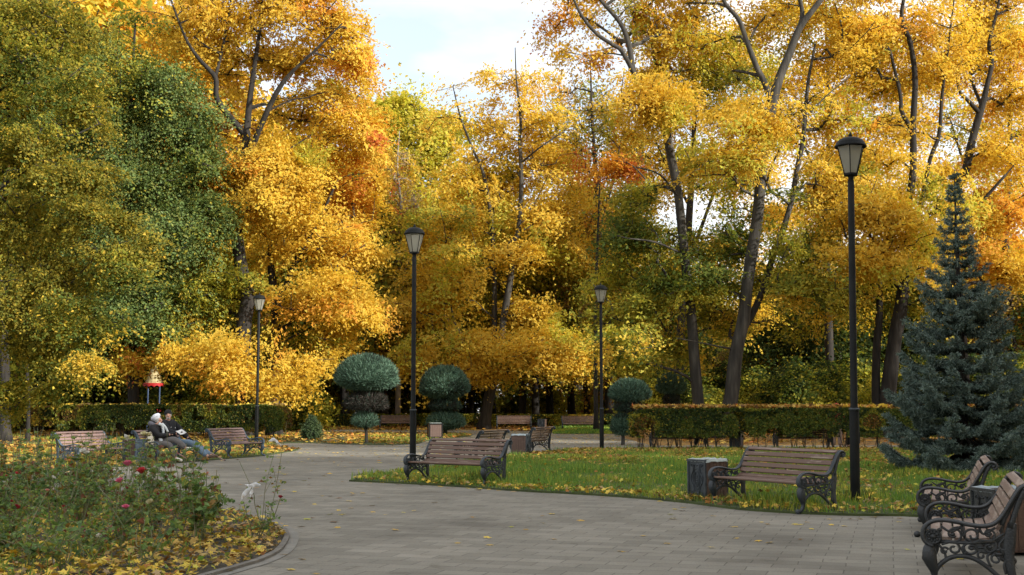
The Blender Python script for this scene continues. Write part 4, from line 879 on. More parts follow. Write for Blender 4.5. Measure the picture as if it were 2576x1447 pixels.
build_tree('maple_tree', 'dark trunked maple with heavy yellow boughs between the tall lamp post and the spruce', 'tree', 57,
    [[(2226, 1100, 0, .52), (2233, 1000, 0, .42), (2251, 855, 0, .38), (2266, 777, 0, .37), (2276, 706, 0, .33), (2287, 600, 0, .22), (2285, 520, 0, .20), (2297, 430, 0, .19), (2297, 313, 0, .18), (2302, 200, 0, .16), (2290, 110, 0, .14), (2268, 40, 0, .11), (2285, -50, 0, .08)],
     [(2212, 1085, 0, .28), (2204, 1000, .2, .24), (2205, 880, .3, .22), (2212, 793, .3, .20), (2210, 700, .3, .15), (2190, 600, .3, .10), (2160, 480, .3, .07)], [(2270, 730, 0, .18), (2236, 690, -.6, .14), (2200, 640, -1, .10), (2130, 600, -1.2, .06)],
     [(2296, 330, 0, .13), (2268, 280, 0, .12), (2265, 240, 0, .10), (2240, 130, 0, .07)], [(2285, 620, 0, .14), (2320, 500, 1, .12), (2340, 400, 1, .11), (2362, 340, 1, .11), (2370, 240, 1, .09), (2385, 120, 1, .06), (2400, 0, 1, .04)]],
    [(2205, 545, 125, 65, -2, 80), (2130, 470, 80, 50, -1, 40), (2265, 455, 110, 60, -1.5, 60), (2180, 640, 105, 50, -2.5, 56), (2320, 630, 100, 55, -1.5, 52), (2200, 330, 110, 75, 0, 46), (2250, 190, 110, 75, 0, 52), (2170, 60, 110, 70, 0, 50), (2320, 60, 110, 70, 0, 50), (2310, 740, 80, 40, -.5, 30), (2140, 720, 90, 40, 0, 34), (2380, 180, 80, 60, 1, 30), (2350, 530, 80, 50, 0, 30), (2200, -80, 100, 65, 0, 34), (2320, -80, 100, 65, 0, 34), (2260, -170, 100, 65, 0, 34)],
    MIX, size=.17, nl=92, sig=.44, seed=106, dens=1.45, bare=.75, back=1.4, girth=.86, group='maples behind the right hedge', blobpal=[Y_, MIX, MIX, Y_, MIX, MX2, MX2, AM, AM, OL, OL, AM, MIX, AM, AM, AM])
build_tree('maple_tree', 'orange maple with crooked black limbs rising behind the spruce', 'tree', 62,
    [[(2425, 1096, 0, .40), (2420, 900, 0, .36), (2405, 700, 0, .31), (2395, 560, 0, .28), (2411, 470, 0, .26), (2431, 423, 0, .25), (2443, 364, 0, .24), (2462, 294, 0, .22), (2472, 262, 0, .19), (2482, 219, 0, .16), (2495, 157, 0, .14), (2488, 110, 0, .11), (2510, 20, 0, .08), (2520, -60, 0, .05)],
     [(2464, 285, 0, .14), (2440, 258, -.3, .12), (2415, 231, -.5, .09), (2405, 180, -.6, .06)], [(2400, 600, 0, .15), (2460, 520, -1, .11), (2530, 440, -1.5, .07)], [(2470, 270, 0, .10), (2440, 190, .5, .08), (2430, 120, .5, .05)]],
    [(2430, 120, 100, 80, 0, 50), (2520, 50, 80, 80, 0, 44), (2400, 330, 80, 50, 0, 24), (2500, 400, 95, 65, -1, 50), (2520, 540, 90, 75, -1.5, 60), (2440, 500, 60, 50, 0, 24), (2560, 250, 60, 70, 0, 30), (2540, 680, 80, 60, -1, 40), (2460, 620, 60, 50, 0, 24), (2540, 150, 60, 50, 1, 24), (2450, -60, 100, 65, 0, 34), (2560, -70, 100, 65, 0, 34), (2500, -160, 100, 65, 0, 34)],
    AM, size=.17, nl=92, sig=.44, seed=107, dens=1.45, bare=.75, back=1.4, girth=.86, blobpal=[AM, AM, OR, AM, OR, AM, AM, AM, OR, OR, AM, AM, AM])
build_tree('linden_tree', 'yellowing linden hanging its leafy boughs over the left edge of the view', 'tree', 38,
    [[(-230, 1144, 0, .34), (-215, 900, 0, .30), (-190, 600, 0, .26), (-150, 300, 0, .20), (-90, 60, 0, .14), (-60, -120, 0, .08)], [(-190, 620, 0, .12), (-60, 520, 1, .08), (80, 420, 1.8, .05), (200, 400, 2, .02)], [(-210, 850, 0, .11), (-80, 780, 1, .07), (60, 720, 1.8, .04), (230, 700, 2, .015)], [(-150, 320, 0, .11), (-20, 240, 1.2, .07), (120, 130, 2, .03)]],
    [(40, 60, 130, 80, 0, 66), (190, 50, 80, 60, .5, 34), (90, 200, 140, 80, 0, 76), (230, 250, 60, 60, .5, 20), (60, 350, 140, 80, 0, 76), (180, 450, 95, 70, -.5, 56), (60, 530, 120, 80, 0, 70), (230, 560, 85, 55, -1, 46), (330, 640, 70, 40, -1, 26), (150, 670, 125, 60, -1, 66), (50, 750, 110, 70, 0, 60), (200, 790, 105, 50, -1, 50),
     (50, 860, 110, 50, 0, 50), (140, 915, 90, 35, -1, 34), (40, 980, 60, 50, 0, 28), (320, 700, 60, 36, -1, 22), (250, 900, 50, 20, -1, 12), (120, 980, 60, 20, -.5, 12), (370, 600, 30, 30, -1, 8)],
    (['linden', 'olive', 'green', 'yellow'], [5, 2., 2., .6]), leaf='kite', size=.105, nl=95, sig=.26, seed=108, dens=1.25, slen=.8, droop=.35, mat='leaf', mixn=.4)
build_tree('elm_tree', 'dense dark green fine leaved tree between the linden and the orange maple', 'tree', 56.5,
    [[(337, 1096, 0, .30), (336, 1000, 0, .26), (334, 900, 0, .24), (328, 700, 0, .20), (322, 450, 0, .15), (330, 250, 0, .09), (340, 60, 0, .05)], [(329, 720, 0, .12), (390, 600, 1.5, .08), (450, 490, 2, .05), (500, 420, 2, .02)], [(332, 800, 0, .10), (260, 700, 1.5, .07), (180, 580, 2, .03)], [(322, 450, 0, .09), (390, 320, 1.5, .06), (460, 220, 2, .02)]],
    [(330, 90, 70, 80, 0, 34), (400, 200, 90, 70, 0, 56), (300, 230, 110, 80, 0, 66), (390, 320, 120, 70, 0, 84), (455, 390, 85, 60, 0, 52), (310, 430, 130, 80, 0, 90), (460, 500, 80, 65, 0, 56), (390, 580, 120, 75, 0, 84), (490, 600, 55, 45, 0, 26), (280, 660, 130, 80, .5, 80), (400, 720, 110, 60, .5, 62), (260, 800, 130, 60, .5, 66), (400, 830, 90, 35, .5, 30), (210, 890, 110, 40, .5, 40), (180, 560, 100, 90, 1, 46), (170, 330, 90, 80, 1, 40), (90, 700, 100, 80, 2, 34), (520, 380, 50, 60, 0, 26), (530, 540, 45, 60, 0, 24), (240, 110, 80, 70, 0, 34), (480, 280, 60, 50, 0, 20)],
    (['elm', 'green', 'olive'], [6, 1.2, .8]), leaf='kite', size=.135, nl=95, sig=.42, seed=109, dens=1.6, back=-.6, slen=.9, mixn=.5, mat='small')
build_tree('maple_tree', 'bright yellow green round crown highest at the far middle, against white cloud', 'tree', 98,
    [[(1035, 1064, 0, .35), (1040, 900, 0, .32), (1045, 700, 0, .28), (1040, 520, 0, .22), (1050, 400, 0, .15), (1060, 280, 0, .08)]],
    [(1000, 275, 80, 45, 0, 50), (1085, 320, 95, 50, 0, 54), (950, 330, 55, 60, 0, 34), (1140, 410, 80, 60, 0, 40), (1030, 400, 90, 60, -1, 50), (960, 430, 60, 50, 1, 24), (1170, 500, 80, 60, 0, 36), (1060, 520, 90, 60, 0, 40), (1140, 620, 90, 60, 0, 34)],
    (['lime', 'yellow', 'olive'], [5, 2, 1]), leaf='maple3', size=.34, nl=70, sig=.85, seed=110, dens=1.3, tip=.02)
build_tree('bare_tree', 'half bare tree with pale twigs beside the big orange maple', 'tree', 84,
    [[(1000, 1072, 0, .20), (1003, 900, 0, .18), (1000, 700, 0, .15), (1010, 550, 0, .11), (1000, 420, 0, .06), (1005, 330, 0, .03)], [(1002, 760, 0, .09), (1030, 640, 0, .07), (1060, 540, 0, .04)]],
    [(995, 430, 45, 70, 0, 60), (1010, 540, 60, 70, 0, 80), (985, 640, 55, 60, 0, 70), (1040, 640, 40, 60, 0, 40), (1010, 760, 50, 60, 0, 50)],
    (['tan', 'lime', 'brown'], [4, 1.4, 1]), bark='palebark', leaf='kite', size=.16, nl=22, sig=.5, seed=111, tip=.022, dens=1.4, group='thin leaved trees of the far middle')
build_tree('birch_tree', 'airy golden tree with thin foliage against the sky, left of the grey trunks', 'tree', 80,
    [[(1535, 1074, 0, .30), (1530, 900, 0, .28), (1520, 700, 0, .24), (1512, 600, 0, .21), (1500, 450, 0, .15), (1490, 300, 0, .09), (1485, 150, 0, .04)], [(1510, 560, 0, .12), (1560, 400, 0, .08), (1590, 280, 0, .04)]],
    [(1475, 210, 75, 60, 0, 30), (1545, 300, 75, 60, 0, 34), (1460, 330, 75, 60, 0, 34), (1560, 400, 70, 60, 0, 34), (1480, 450, 80, 60, 0, 40), (1550, 520, 80, 60, 0, 40), (1460, 570, 80, 60, 0, 36), (1540, 640, 80, 60, 0, 40), (1480, 720, 90, 60, 0, 44), (1580, 760, 80, 60, 0, 40), (1500, 850, 90, 60, 0, 44), (1620, 880, 80, 50, 0, 34), (1560, 940, 90, 40, 0, 30)],
    (['yellow', 'tan', 'olive', 'brown'], [3, 2, 2.4, 1.6]), leaf='kite', size=.20, nl=80, sig=.75, seed=112, dens=1.1, tip=.02, droop=.5, group='thin leaved trees of the far middle')
build_tree('maple_tree', 'small maple with red leaves showing between the gold and the green crowns', 'tree', 66,
    [[(1500, 1085, 0, .12), (1498, 900, 0, .11), (1500, 700, 0, .09), (1505, 560, 0, .06), (1510, 430, 0, .03)]],
    [(1490, 440, 60, 34, 0, 10), (1545, 470, 50, 40, 0, 10), (1530, 540, 40, 34, 0, 5), (1450, 400, 34, 28, 0, 5), (1560, 400, 40, 30, 0, 5)],
    (['red', 'orange', 'amber'], [3, 3, 1]), size=.17, nl=32, sig=.5, seed=113, dens=1.)
build_tree('maple_tree', 'yellow maple filling the gap behind the two grey trunks, set farther back', 'tree', 72,
    [[(1700, 1078, 0, .30), (1712, 850, 0, .27), (1730, 600, 0, .22), (1745, 350, 0, .15), (1750, 120, 0, .08), (1755, 0, 0, .05)], [(1725, 680, 0, .12), (1790, 500, .5, .09), (1840, 350, .8, .05)], [(1735, 520, 0, .10), (1660, 380, .5, .07), (1610, 260, .8, .04)]],
    [(1700, 90, 80, 60, 0, 30), (1800, 110, 80, 60, 0, 30), (1640, 330, 80, 60, 0, 30), (1740, 230, 80, 60, 0, 34), (1840, 260, 80, 60, 0, 34), (1700, 420, 60, 50, 0, 20), (1790, 430, 80, 50, 0, 26), (1900, 420, 80, 60, 0, 30), (1880, 130, 70, 60, 0, 26), (1620, 460, 70, 50, 0, 24), (1700, 640, 90, 50, 0, 30), (1830, 680, 90, 60, 0, 34), (1930, 560, 80, 50, 0, 26), (1850, 800, 90, 50, 0, 26), (1840, 590, 85, 45, 0, 30)],
    MIX, size=.20, nl=80, sig=.55, seed=120, dens=1.3, group='yellow maples farther back on the right')
build_tree('maple_tree', 'orange and yellow maple filling the gap behind the tall lamp post, set farther back', 'tree', 74,
    [[(2090, 1076, 0, .30), (2085, 850, 0, .27), (2078, 600, 0, .22), (2085, 350, 0, .15), (2080, 120, 0, .08), (2075, 0, 0, .05)], [(2080, 640, 0, .12), (2150, 450, .5, .09), (2200, 300, .8, .05)], [(2082, 500, 0, .10), (2010, 340, .5, .07), (1960, 240, .8, .04)]],
    [(2020, 60, 80, 60, 0, 30), (2130, 70, 90, 60, 0, 34), (2230, 110, 80, 60, 0, 30), (1980, 200, 70, 60, 0, 26), (2080, 210, 80, 60, 0, 34), (2190, 250, 90, 60, 0, 34), (2000, 350, 80, 60, 0, 30), (2110, 390, 90, 60, 0, 34), (2220, 400, 80, 60, 0, 30), (2030, 500, 80, 60, 0, 30), (2140, 560, 90, 60, 0, 34), (2040, 670, 90, 60, 0, 30), (2180, 720, 90, 60, 0, 30)],
    MX2, size=.20, nl=80, sig=.55, seed=121, dens=1.3, group='yellow maples farther back on the right')
build_tree('maple_tree', 'golden maple at the far right edge, set farther back than the spruce', 'tree', 78,
    [[(2560, 1074, 0, .30), (2545, 850, 0, .27), (2530, 600, 0, .22), (2540, 350, 0, .15), (2540, 120, 0, .08), (2535, 0, 0, .05)], [(2535, 640, 0, .12), (2440, 450, .5, .09), (2390, 300, .8, .05)]],
    [(2330, 150, 80, 70, 0, 30), (2430, 60, 90, 70, 0, 34), (2540, 90, 80, 70, 0, 34), (2370, 300, 80, 60, 0, 30), (2480, 280, 90, 70, 0, 36), (2580, 330, 70, 80, 0, 30), (2340, 440, 80, 60, 0, 30), (2450, 430, 90, 60, 0, 34), (2560, 480, 80, 60, 0, 30), (2360, 600, 80, 60, 0, 30), (2480, 600, 90, 60, 0, 34), (2580, 650, 80, 60, 0, 30), (2400, 760, 90, 60, 0, 30), (2540, 780, 90, 60, 0, 30)],
    MX2, size=.20, nl=80, sig=.6, seed=122, dens=1.3, group='yellow maples farther back on the right')
# ============================================================ woodland behind
def at(u, Y): return ((u - 1288)/FPX*Y, Y, float(gz(Y)))
PR = {}
PR['gold'] = dict(label='golden tree of the far woodland', H=21, Rw=4.6, pals=(['yellow', 'lime', 'amber', 'olive'], [4, 2, 2, 1.5]), seed=201)
PR['orange'] = dict(label='orange leaved tree of the far woodland', H=20, Rw=4.4, pals=(['amber', 'orange', 'yellow', 'brown'], [4, 2, 3, 1]), seed=202)
PR['olive'] = dict(label='dull olive green tree of the far woodland', H=18, Rw=4.6, pals=(['olive', 'green', 'lime', 'brown'], [4, 3, 1.4, 1]), seed=203)
PR['dark'] = dict(label='shadowy dark green tree of the far woodland', H=13, Rw=4.0, pals=(['dark', 'green', 'olive'], [5, 3, 1.2]), seed=204)
PR['tan'] = dict(label='thin tan leaved tree of the far woodland', H=16, Rw=3.8, pals=(['tan', 'brown', 'lime', 'yellow'], [3, 2, 1.4, 1.4]), seed=205)
protos = {}
Z0 = dict(gold=.22, orange=.28, tan=.22, olive=.14, dark=.08)
def wood(kind, u, Y, sc=1., x=None, rz=None, label=None, group='woodland trees beyond the plaza'):
    p = at(u, Y) if x is None else (x, Y, float(gz(Y)))
    if kind not in protos:
        d = PR[kind]; protos[kind] = proto_tree('woodland_tree', d['label'], 'tree', d['H'], d['Rw'], d['pals'], d['seed'], nl=52, ns=300, size=.34, sig=.85, z0=Z0[kind], trunk_r=.34, group=group); o = protos[kind]
    else: o = copy_tree(protos[kind])
    o.location = p; o.scale = (sc, sc, sc*random.uniform(.94, 1.06)); o.rotation_euler = (0, 0, random.uniform(0, 6.28) if rz is None else rz); o['label'] = label or PR[kind]['label']; o['group'] = group; return o
# near row with visible trunks, then rows behind
for k, u, Y, sc in [('olive', 870, 84, 1.0), ('gold', 972, 86, .9), ('tan', 1010, 92, 1.), ('gold', 1310, 84, .80), ('olive', 1350, 82, .85), ('gold', 1385, 90, .9), ('gold', 1440, 95, .95), ('orange', 1475, 88, .8), ('olive', 1560, 92, .8), ('gold', 1620, 100, .78), ('gold', 1120, 90, .8), ('gold', 1180, 96, .95), ('gold', 1240, 100, 1.),
                    ('dark', 60, 74, 1.2), ('dark', 150, 80, 1.3), ('olive', 250, 78, 1.), ('dark', 336, 72, 1.1), ('olive', 430, 80, 1.0), ('olive', 520, 84, 1.), ('gold', 590, 80, .8), ('olive', 760, 80, .8), ('gold', 830, 92, 1.), ('gold', 700, 88, 1.1), ('orange', 800, 96, 1.1), ('gold', 480, 92, 1.2), ('orange', 300, 90, 1.35), ('orange', 420, 98, 1.4), ('gold', 150, 95, 1.3), ('gold', 20, 90, 1.3),
                    ('dark', 1660, 84, .75), ('olive', 1720, 92, .7), ('tan', 1800, 96, .62), ('tan', 1900, 86, .55), ('dark', 1960, 80, .62), ('dark', 2040, 84, .75), ('dark', 2110, 78, .72), ('olive', 2170, 90, .72), ('dark', 2240, 82, .8), ('dark', 2330, 80, .8), ('olive', 2400, 86, .8), ('tan', 2500, 80, .7), ('olive', 2560, 88, .8), ('dark', 2620, 78, .8)]:
    wood(k, u, Y, sc)
rr = random.Random(3); hts = lambda u: 1.35 if u < 850 else (.98 if u < 1250 else (.92 if u < 1500 else .66))
for Y, st in ((112, 150), (128, 165), (150, 190)):
    u = -250 + rr.uniform(0, 80)
    while u < 2850:
        s_ = hts(u)*(Y/112)**.55*rr.uniform(.85, 1.1); k = rr.choice(['gold', 'gold', 'orange', 'olive', 'tan']) if u < 1600 else rr.choice(['olive', 'dark', 'tan', 'gold'])
        wood(k, u, Y, s_/({'gold': 1., 'orange': .97, 'olive': .88, 'tan': .8, 'dark': .65}[k])*.95); u += st*112/Y*rr.uniform(.8, 1.2)
# undergrowth shrubs
PR['shrub'] = dict(label='dark leafy shrub under the far trees', H=4.2, Rw=2.6, pals=(['dark', 'green', 'olive', 'lime'], [2, 3, 3, 1.6]), seed=206)
sh = None
def shrub(u, Y, sc, lab):
    global sh
    if sh is None: sh = proto_tree('shrub', lab, 'shrub', 4.2, 2.7, PR['shrub']['pals'], 206, leaf='kite', size=.22, nl=70, ns=170, sig=.5, z0=.02, trunk_r=.06, group='shrubs under the trees'); o = sh
    else: o = copy_tree(sh)
    o.location = at(u, Y); o.scale = (sc, sc, sc*random.uniform(.85, 1.1)); o.rotation_euler.z = random.uniform(0, 6.28); o['label'] = lab
for u, Y, sc in [(110, 70, 1.), (200, 76, 1.1), (300, 84, 1.2), (450, 70, .95), (540, 72, 1.), (640, 78, 1.), (740, 70, .8), (850, 88, 1.), (940, 92, 1.), (1060, 94, 1.), (1150, 100, 1.), (1290, 104, .9), (1400, 100, .9), (1660, 72, .8), (1730, 78, .9), (1910, 66, .75), (1990, 64, .8), (2070, 66, .8), (2150, 70, .9), (2320, 66, .9), (2420, 70, 1.), (2520, 66, 1.), (2600, 70, 1.), (40, 66, .8), (1500, 104, .9), (1830, 84, .9), (-60, 70, 1.), (1590, 88, .9)]:
    shrub(u, Y, sc, 'dark leafy shrub under the far trees')
# slim trunks at the left hedge
def slim(u, v0, Y, vt, r, lab, lean=0):
    b = Q(u, v0, Y); b[2] = float(gz(Y)); tp = Q(u + lean, vt, Y + .3); t = thing('young_tree', lab, 'tree', b); g = Geo(); P = spline([b, b + (tp - b)*.35 + [.03, 0, 0], b + (tp - b)*.7 - [.04, 0, 0], tp], 5); trunk_geo(g, P - b, np.linspace(r, r*.55, len(P)), True, 8); g.build('trunk', M['bark'], t, True)
    rng = np.random.default_rng(int(u)); S = tp + rng.normal(size=(26, 3))*[.9, .9, .8]; A, PR_, rad, tn = grow([(P, np.linspace(r, r*.55, len(P)))], S, int(u)); V, F = branch_mesh(A - b, PR_, rad, tn); link('branches', mesh('branches', V, F, M['bark']), t)
    C, Nn, sz, k = spray_leaves(S, (S - tp)/1.2, 60, .35, 'kite', .11, int(u) + 1); col = pal_cols(['olive', 'linden', 'dark'], [3, 3, 2], C, int(u)); V, F, kk = leaves(C - b, Nn, sz, 'kite'); link('crown', mesh('crown', V, [F], M['leaf'], col=np.repeat(col, kk, 0)), t)
slim(70, 1106, 52, 820, .085, 'slim black young trunk standing before the thin hedge on the left')
slim(12, 1110, 51, 700, .24, 'dark rough trunk cut by the left frame edge')
slim(208, 1080, 64, 860, .06, 'thin straight stem behind the left end of the clipped hedge')
# ============================================================ unseen trees added around the camera to shade the plaza
for x, Y, sc, k in [(19, -2, 1.15, 'orange'), (26, 2, 1.25, 'gold'), (20, -10, 1.2, 'gold'), (32, 10, 1.3, 'olive'), (30, -6, 1.3, 'gold'), (13, -14, 1.2, 'orange'), (38, 20, 1.3, 'gold'), (38, 4, 1.35, 'orange'), (26, -18, 1.3, 'olive'), (8, -22, 1.2, 'gold'), (44, 32, 1.3, 'olive'), (33, 27, 1.15, 'orange'), (37, 40, 1.15, 'gold'), (-27, 24, .9, 'olive'),
                    (25, 14, 1.05, 'olive'), (46, 14, 1.35, 'gold'), (44, -4, 1.35, 'olive'), (36, -14, 1.35, 'orange'), (50, 44, 1.2, 'orange')]:
    wood(k, 0, Y, sc, x=x, label='tall unseen tree added to shade the plaza', group='unseen trees added for shade')
for u, Y, sc, k in [(60, 70, 1.5, 'gold'), (200, 84, 1.75, 'orange'), (330, 88, 1.7, 'gold'), (-60, 62, 1.4, 'olive'), (430, 80, 1.5, 'orange')]: wood(k, u, Y, sc)
# ============================================================ playground tower and rail
M['red'] = flat('red_paint', (.42, .02, .02), .5); M['cream'] = flat('cream_shingles', (.42, .34, .17), .8); M['teal'] = flat('teal_paint', (.05, .19, .17), .5); M['navy'] = flat('blue_paint', (.03, .06, .13), .5)
b = at(390, 60.5); t = thing('playground_tower', 'playground turret with cream cone roof, red scalloped rim and red flag behind the left hedge', 'playground tower', b, .3); t.scale = (.80, .80, .98)
g = Geo(); 
for a in range(4): g.tube([(.48*math.cos(a*1.571 + .78), .48*math.sin(a*1.571 + .78), 0), (.48*math.cos(a*1.571 + .78), .48*math.sin(a*1.571 + .78), 2.5)], .04, 8)
g.build('post', M['navy'], t)
g = Geo(); g.lathe([(.58, 2.52), (.50, 2.72), (.40, 2.92), (.28, 3.15), (.15, 3.42), (.03, 3.68)], 14)
for z, r in ((2.68, .525), (2.84, .45), (3.0, .37), (3.18, .275), (3.36, .19)): g.lathe([(r + .012, z - .012), (r + .012, z + .012)], 14)
rf = g.build('roof', M['cream'], t)
g = Geo(); n = 64; V = []
for j in range(n):
    a = 6.2832*j/n; V += [(.64*math.cos(a), .64*math.sin(a), 2.42 + .07*abs(math.sin(a*6))), (.66*math.cos(a), .66*math.sin(a), 2.60), (.54*math.cos(a), .54*math.sin(a), 2.62)]
g.add(V, [[[3*j + q, 3*((j+1) % n) + q, 3*((j+1) % n) + q + 1, 3*j + q + 1] for q in (0, 1) for j in range(n)]]); g.build('rim', M['red'], t)
g = Geo(); g.tube([(0, 0, 3.66), (0, 0, 4.1)], .018, 6); g.add([(0, 0, 4.08), (0, 0, 3.86), (-.18, .01, 3.90), (-.30, .0, 3.96), (-.18, -.01, 4.04)], [[[0, 1, 2, 4]], [[2, 3, 4]]]); g.build('flag', M['red'], rf)
g = Geo(); g.box((0, 0, .95), (1.0, 1.0, .07)); g.box((0, -.5, 1.25), (.9, .05, .35)); g.build('platform', M['red'], t)
b = at(122, 74); t = thing('rail_fence', 'low teal metal rail behind the thin hedge on the left', 'fence', b, .06); g = Geo()
for z in (1.85, 1.45): g.tube([(-.95, 0, z), (.95, 0, z)], .035, 8)
g.build('rail', M['teal'], t); 
for x in (-.9, 0, .9):
    g = Geo(); g.tube([(x, 0, 0), (x, 0, 1.9)], .04, 8); g.build('post', M['teal'], t)
# ============================================================ roses
PAL['roseleaf'] = [(.14, .23, .07), (.17, .27, .08), (.22, .31, .08), (.10, .17, .07)]
PAL['roseold'] = [(.22, .25, .05), (.26, .16, .05), (.20, .08, .05), (.36, .32, .07)]
PAL['weed'] = [(.15, .24, .05), (.19, .28, .06), (.22, .28, .07), (.12, .19, .05)]
for nm, c in dict(pink=(.66, .13, .24), red=(.50, .03, .045), crimson=(.28, .010, .022), white=(.72, .70, .62), cream=(.66, .60, .36), blush=(.62, .28, .22)).items():
    M['p_' + nm] = flat(nm + '_petals', c, .55)
RB = {}
def bloom_mesh(kind, r):
    if (kind, r) in RB: return RB[kind, r]
    g = Geo(); rs = random.Random(int(r*1000)); 
    for ring, (n, rad, hgt, opn) in enumerate([(4, .35, .95, .05), (5, .62, .95, .25), (6, .95, .75, .55)]):
        for k in range(n):
            a = 6.283*k/n + ring*.5 + rs.uniform(-.1, .1); V = []
            for i in range(4):
                t = i/3; 
                for j in (-1, 0, 1):
                    w = (.25 + .75*math.sin(t*2.3))*.55*j*rad; rr = rad*(.15 + (.85 + opn*.3)*math.sin(t*1.5)) - .12*abs(j)*rad
                    z = hgt*t*1.3 - (.25*opn if i == 3 else 0); V.append((rr*math.cos(a) - w*math.sin(a), rr*math.sin(a) + w*math.cos(a), z))
            g.add(np.array(V)*r, [[[i*3 + j, i*3 + j + 1, (i+1)*3 + j + 1, (i+1)*3 + j] for i in range(3) for j in range(2)]])
    RB[kind, r] = mesh('bloom', np.concatenate(g.V), g.F, M['p_' + kind], smooth=True); return RB[kind, r]
def rose(label, x, y, h, ns, seed, blooms=(), leafn=1., group='rose bushes in the round bed', spread=.22, tall=(), lsz=.045, old=.25):
    rng = np.random.default_rng(seed); t = thing('rose_bush', label, 'rose bush', (x, y, .012), 0, group); g = Geo(); LC = []; LN = []
    tips = []
    tg = [np.array(q, float) for q, *_ in blooms] + [np.array(q, float) for q in tall]
    for k in range(ns):
        a = rng.random()*6.28; tg.append(np.array([spread*rng.random()**.5*1.6*math.cos(a), spread*1.6*rng.random()**.5*math.sin(a), h*(.55 + .5*rng.random())]))
    for k, e in enumerate(tg):
        b = np.array([rng.normal(0, .03), rng.normal(0, .03), 0]); m = b + (e - b)*.5 + np.array([rng.normal(0, .04), rng.normal(0, .04), .04]); P = spline([b, b*.3 + m*.7 + rng.normal(0, .01, 3), m + rng.normal(0, .015, 3), e], 4)
        r = rng.uniform(.0045, .0075); g.tube(P, np.linspace(r, r*.55, len(P)), 5); L = np.linalg.norm(e - b)
        nl = int(max(3, L/.075*leafn))
        for j in range(nl):
            s = rng.uniform(.28, 1.)*(len(P)-1); i = min(int(s), len(P)-2); p = P[i] + (P[i+1]-P[i])*(s-i); a = rng.random()*6.28; dd = np.array([math.cos(a), math.sin(a), .35*rng.normal()]); ln = rng.uniform(.05, .11); e2 = p + dd*ln
            g.tube([p, (p + e2)/2 + [0, 0, .01], e2], .0014, 4, cap=False)
            side = np.array([-dd[1], dd[0], 0]); dr = np.array([0, 0, -.012])
            for q, o_ in ((1., 0), (.75, .028), (.75, -.028), (.45, .024), (.45, -.024)): LC.append(p + dd*ln*q + side*o_ + dr*rng.random()); LN.append(rng.normal(0, .45, 3) + [0, 0, .8])
        if L > .5 and rng.random() < .4:
            q = P[len(P)//2]; e2 = q + np.array([rng.normal(0, .08), rng.normal(0, .08), .14]); g.tube([q, e2], [.003, .002], 4)
            for _ in range(8): LC.append(e2 + rng.normal(0, .03, 3)); LN.append(rng.normal(0, .5, 3) + [0, 0, .7])
    g.build('stems', M['stem'], t)
    LC = np.array(LC); col = pal_cols(['roseleaf', 'roseold'], [1 - old, old], LC, seed, 5., .6); V, F, k = leaves(LC, np.array(LN), lsz*(.65 + .6*rng.random(len(LC))), 'kite')
    V[:, 2] = np.maximum(V[:, 2], .01); link('leaves', mesh('leaves', V, [F], M['small'], col=np.repeat(col, k, 0)), t)
    for q, kind, r in blooms:
        o = link('bloom', bloom_mesh(kind, r), t); o.location = tuple(q); o.scale = (1.1,)*3; o.rotation_euler = (rng.normal(0, .35), rng.normal(0, .35), rng.random()*6); o['label'] = kind + (' rosebud' if r < .02 else ' rose bloom')
    return t
def rose_at(label, uvs, Y, h, ns, seed, du=0, tall=(), **kw):
    """blooms given by where the photo shows them; the bush stands on the bed below"""
    P = [Q(u, v, Y + dy) for (u, v, dy, *_) in uvs]; T_ = [Q(u, v, Y) for u, v in tall]; A = np.array(P + T_); x = float(A[:, 0].mean()) + du
    o = np.array([x, Y, .012]); return rose(label, x, Y, h, ns, seed, [(p - o, k, r) for p, (_, _, _, k, r) in zip(P, uvs)], tall=[p - o for p in T_], **kw)
rose_at('rose bush with a drooping pink bloom on a tall stem in front of the couple', [(321, 1172, 0, 'pink', .045)], 13.6, .6, 4, 1)
rose_at('rose bush with a full red bloom below the old couple', [(357, 1191, 0, 'red', .050)], 13.4, .6, 4, 2)
rose_at('rose bush with a pink and a cream bloom side by side', [(302, 1214, 0, 'pink', .038), (306, 1202, .1, 'cream', .025)], 13.0, .55, 4, 3)
rose_at('tall rose bush topped with cream blooms overlapping the cream bag', [(362, 1096, 0, 'cream', .036), (371, 1098, .05, 'cream', .034), (368, 1122, .1, 'cream', .026)], 14.2, .8, 3, 4)
rose_at('rose bush with a white cluster above the blue bin', [(314, 1101, 0, 'white', .028), (320, 1108, .05, 'white', .026), (324, 1102, .1, 'cream', .024)], 14.8, .8, 4, 5)
rose_at('rose bush with white blooms against the empty left bench', [(210, 1138, 0, 'white', .034), (217, 1143, .05, 'white', .034)], 15.2, .7, 5, 6)
rose_at('rose bush with a faded pink bloom under the empty left bench', [(184, 1177, 0, 'blush', .034)], 14.6, .6, 5, 7)
rose_at('rose bush with a small coral bud near the bed middle', [(506, 1222, 0, 'red', .024)], 13.6, .7, 4, 8, tall=[(470, 1196), (545, 1182), (520, 1180)], lsz=.075)
rose_at('slender rose bush at the kerb tip with one dark red bud', [(705, 1253, 0, 'crimson', .022)], 13.2, .45, 3, 9, du=-.25, lsz=.05, leafn=.8)
rose_at('low rose bush with a hot pink bloom in mid bed', [(316, 1280, 0, 'pink', .034)], 12.8, .4, 5, 10)
rose_at('low rose bush with a cream bloom near the kerb', [(378, 1266, 0, 'cream', .034), (398, 1245, .1, 'crimson', .016)], 13.4, .45, 4, 11)
rose_at('rose bush with small crimson blooms near the left frame edge', [(49, 1279, 0, 'crimson', .024), (42, 1275, .05, 'crimson', .02), (28, 1263, .1, 'crimson', .018)], 12.8, .55, 6, 12)
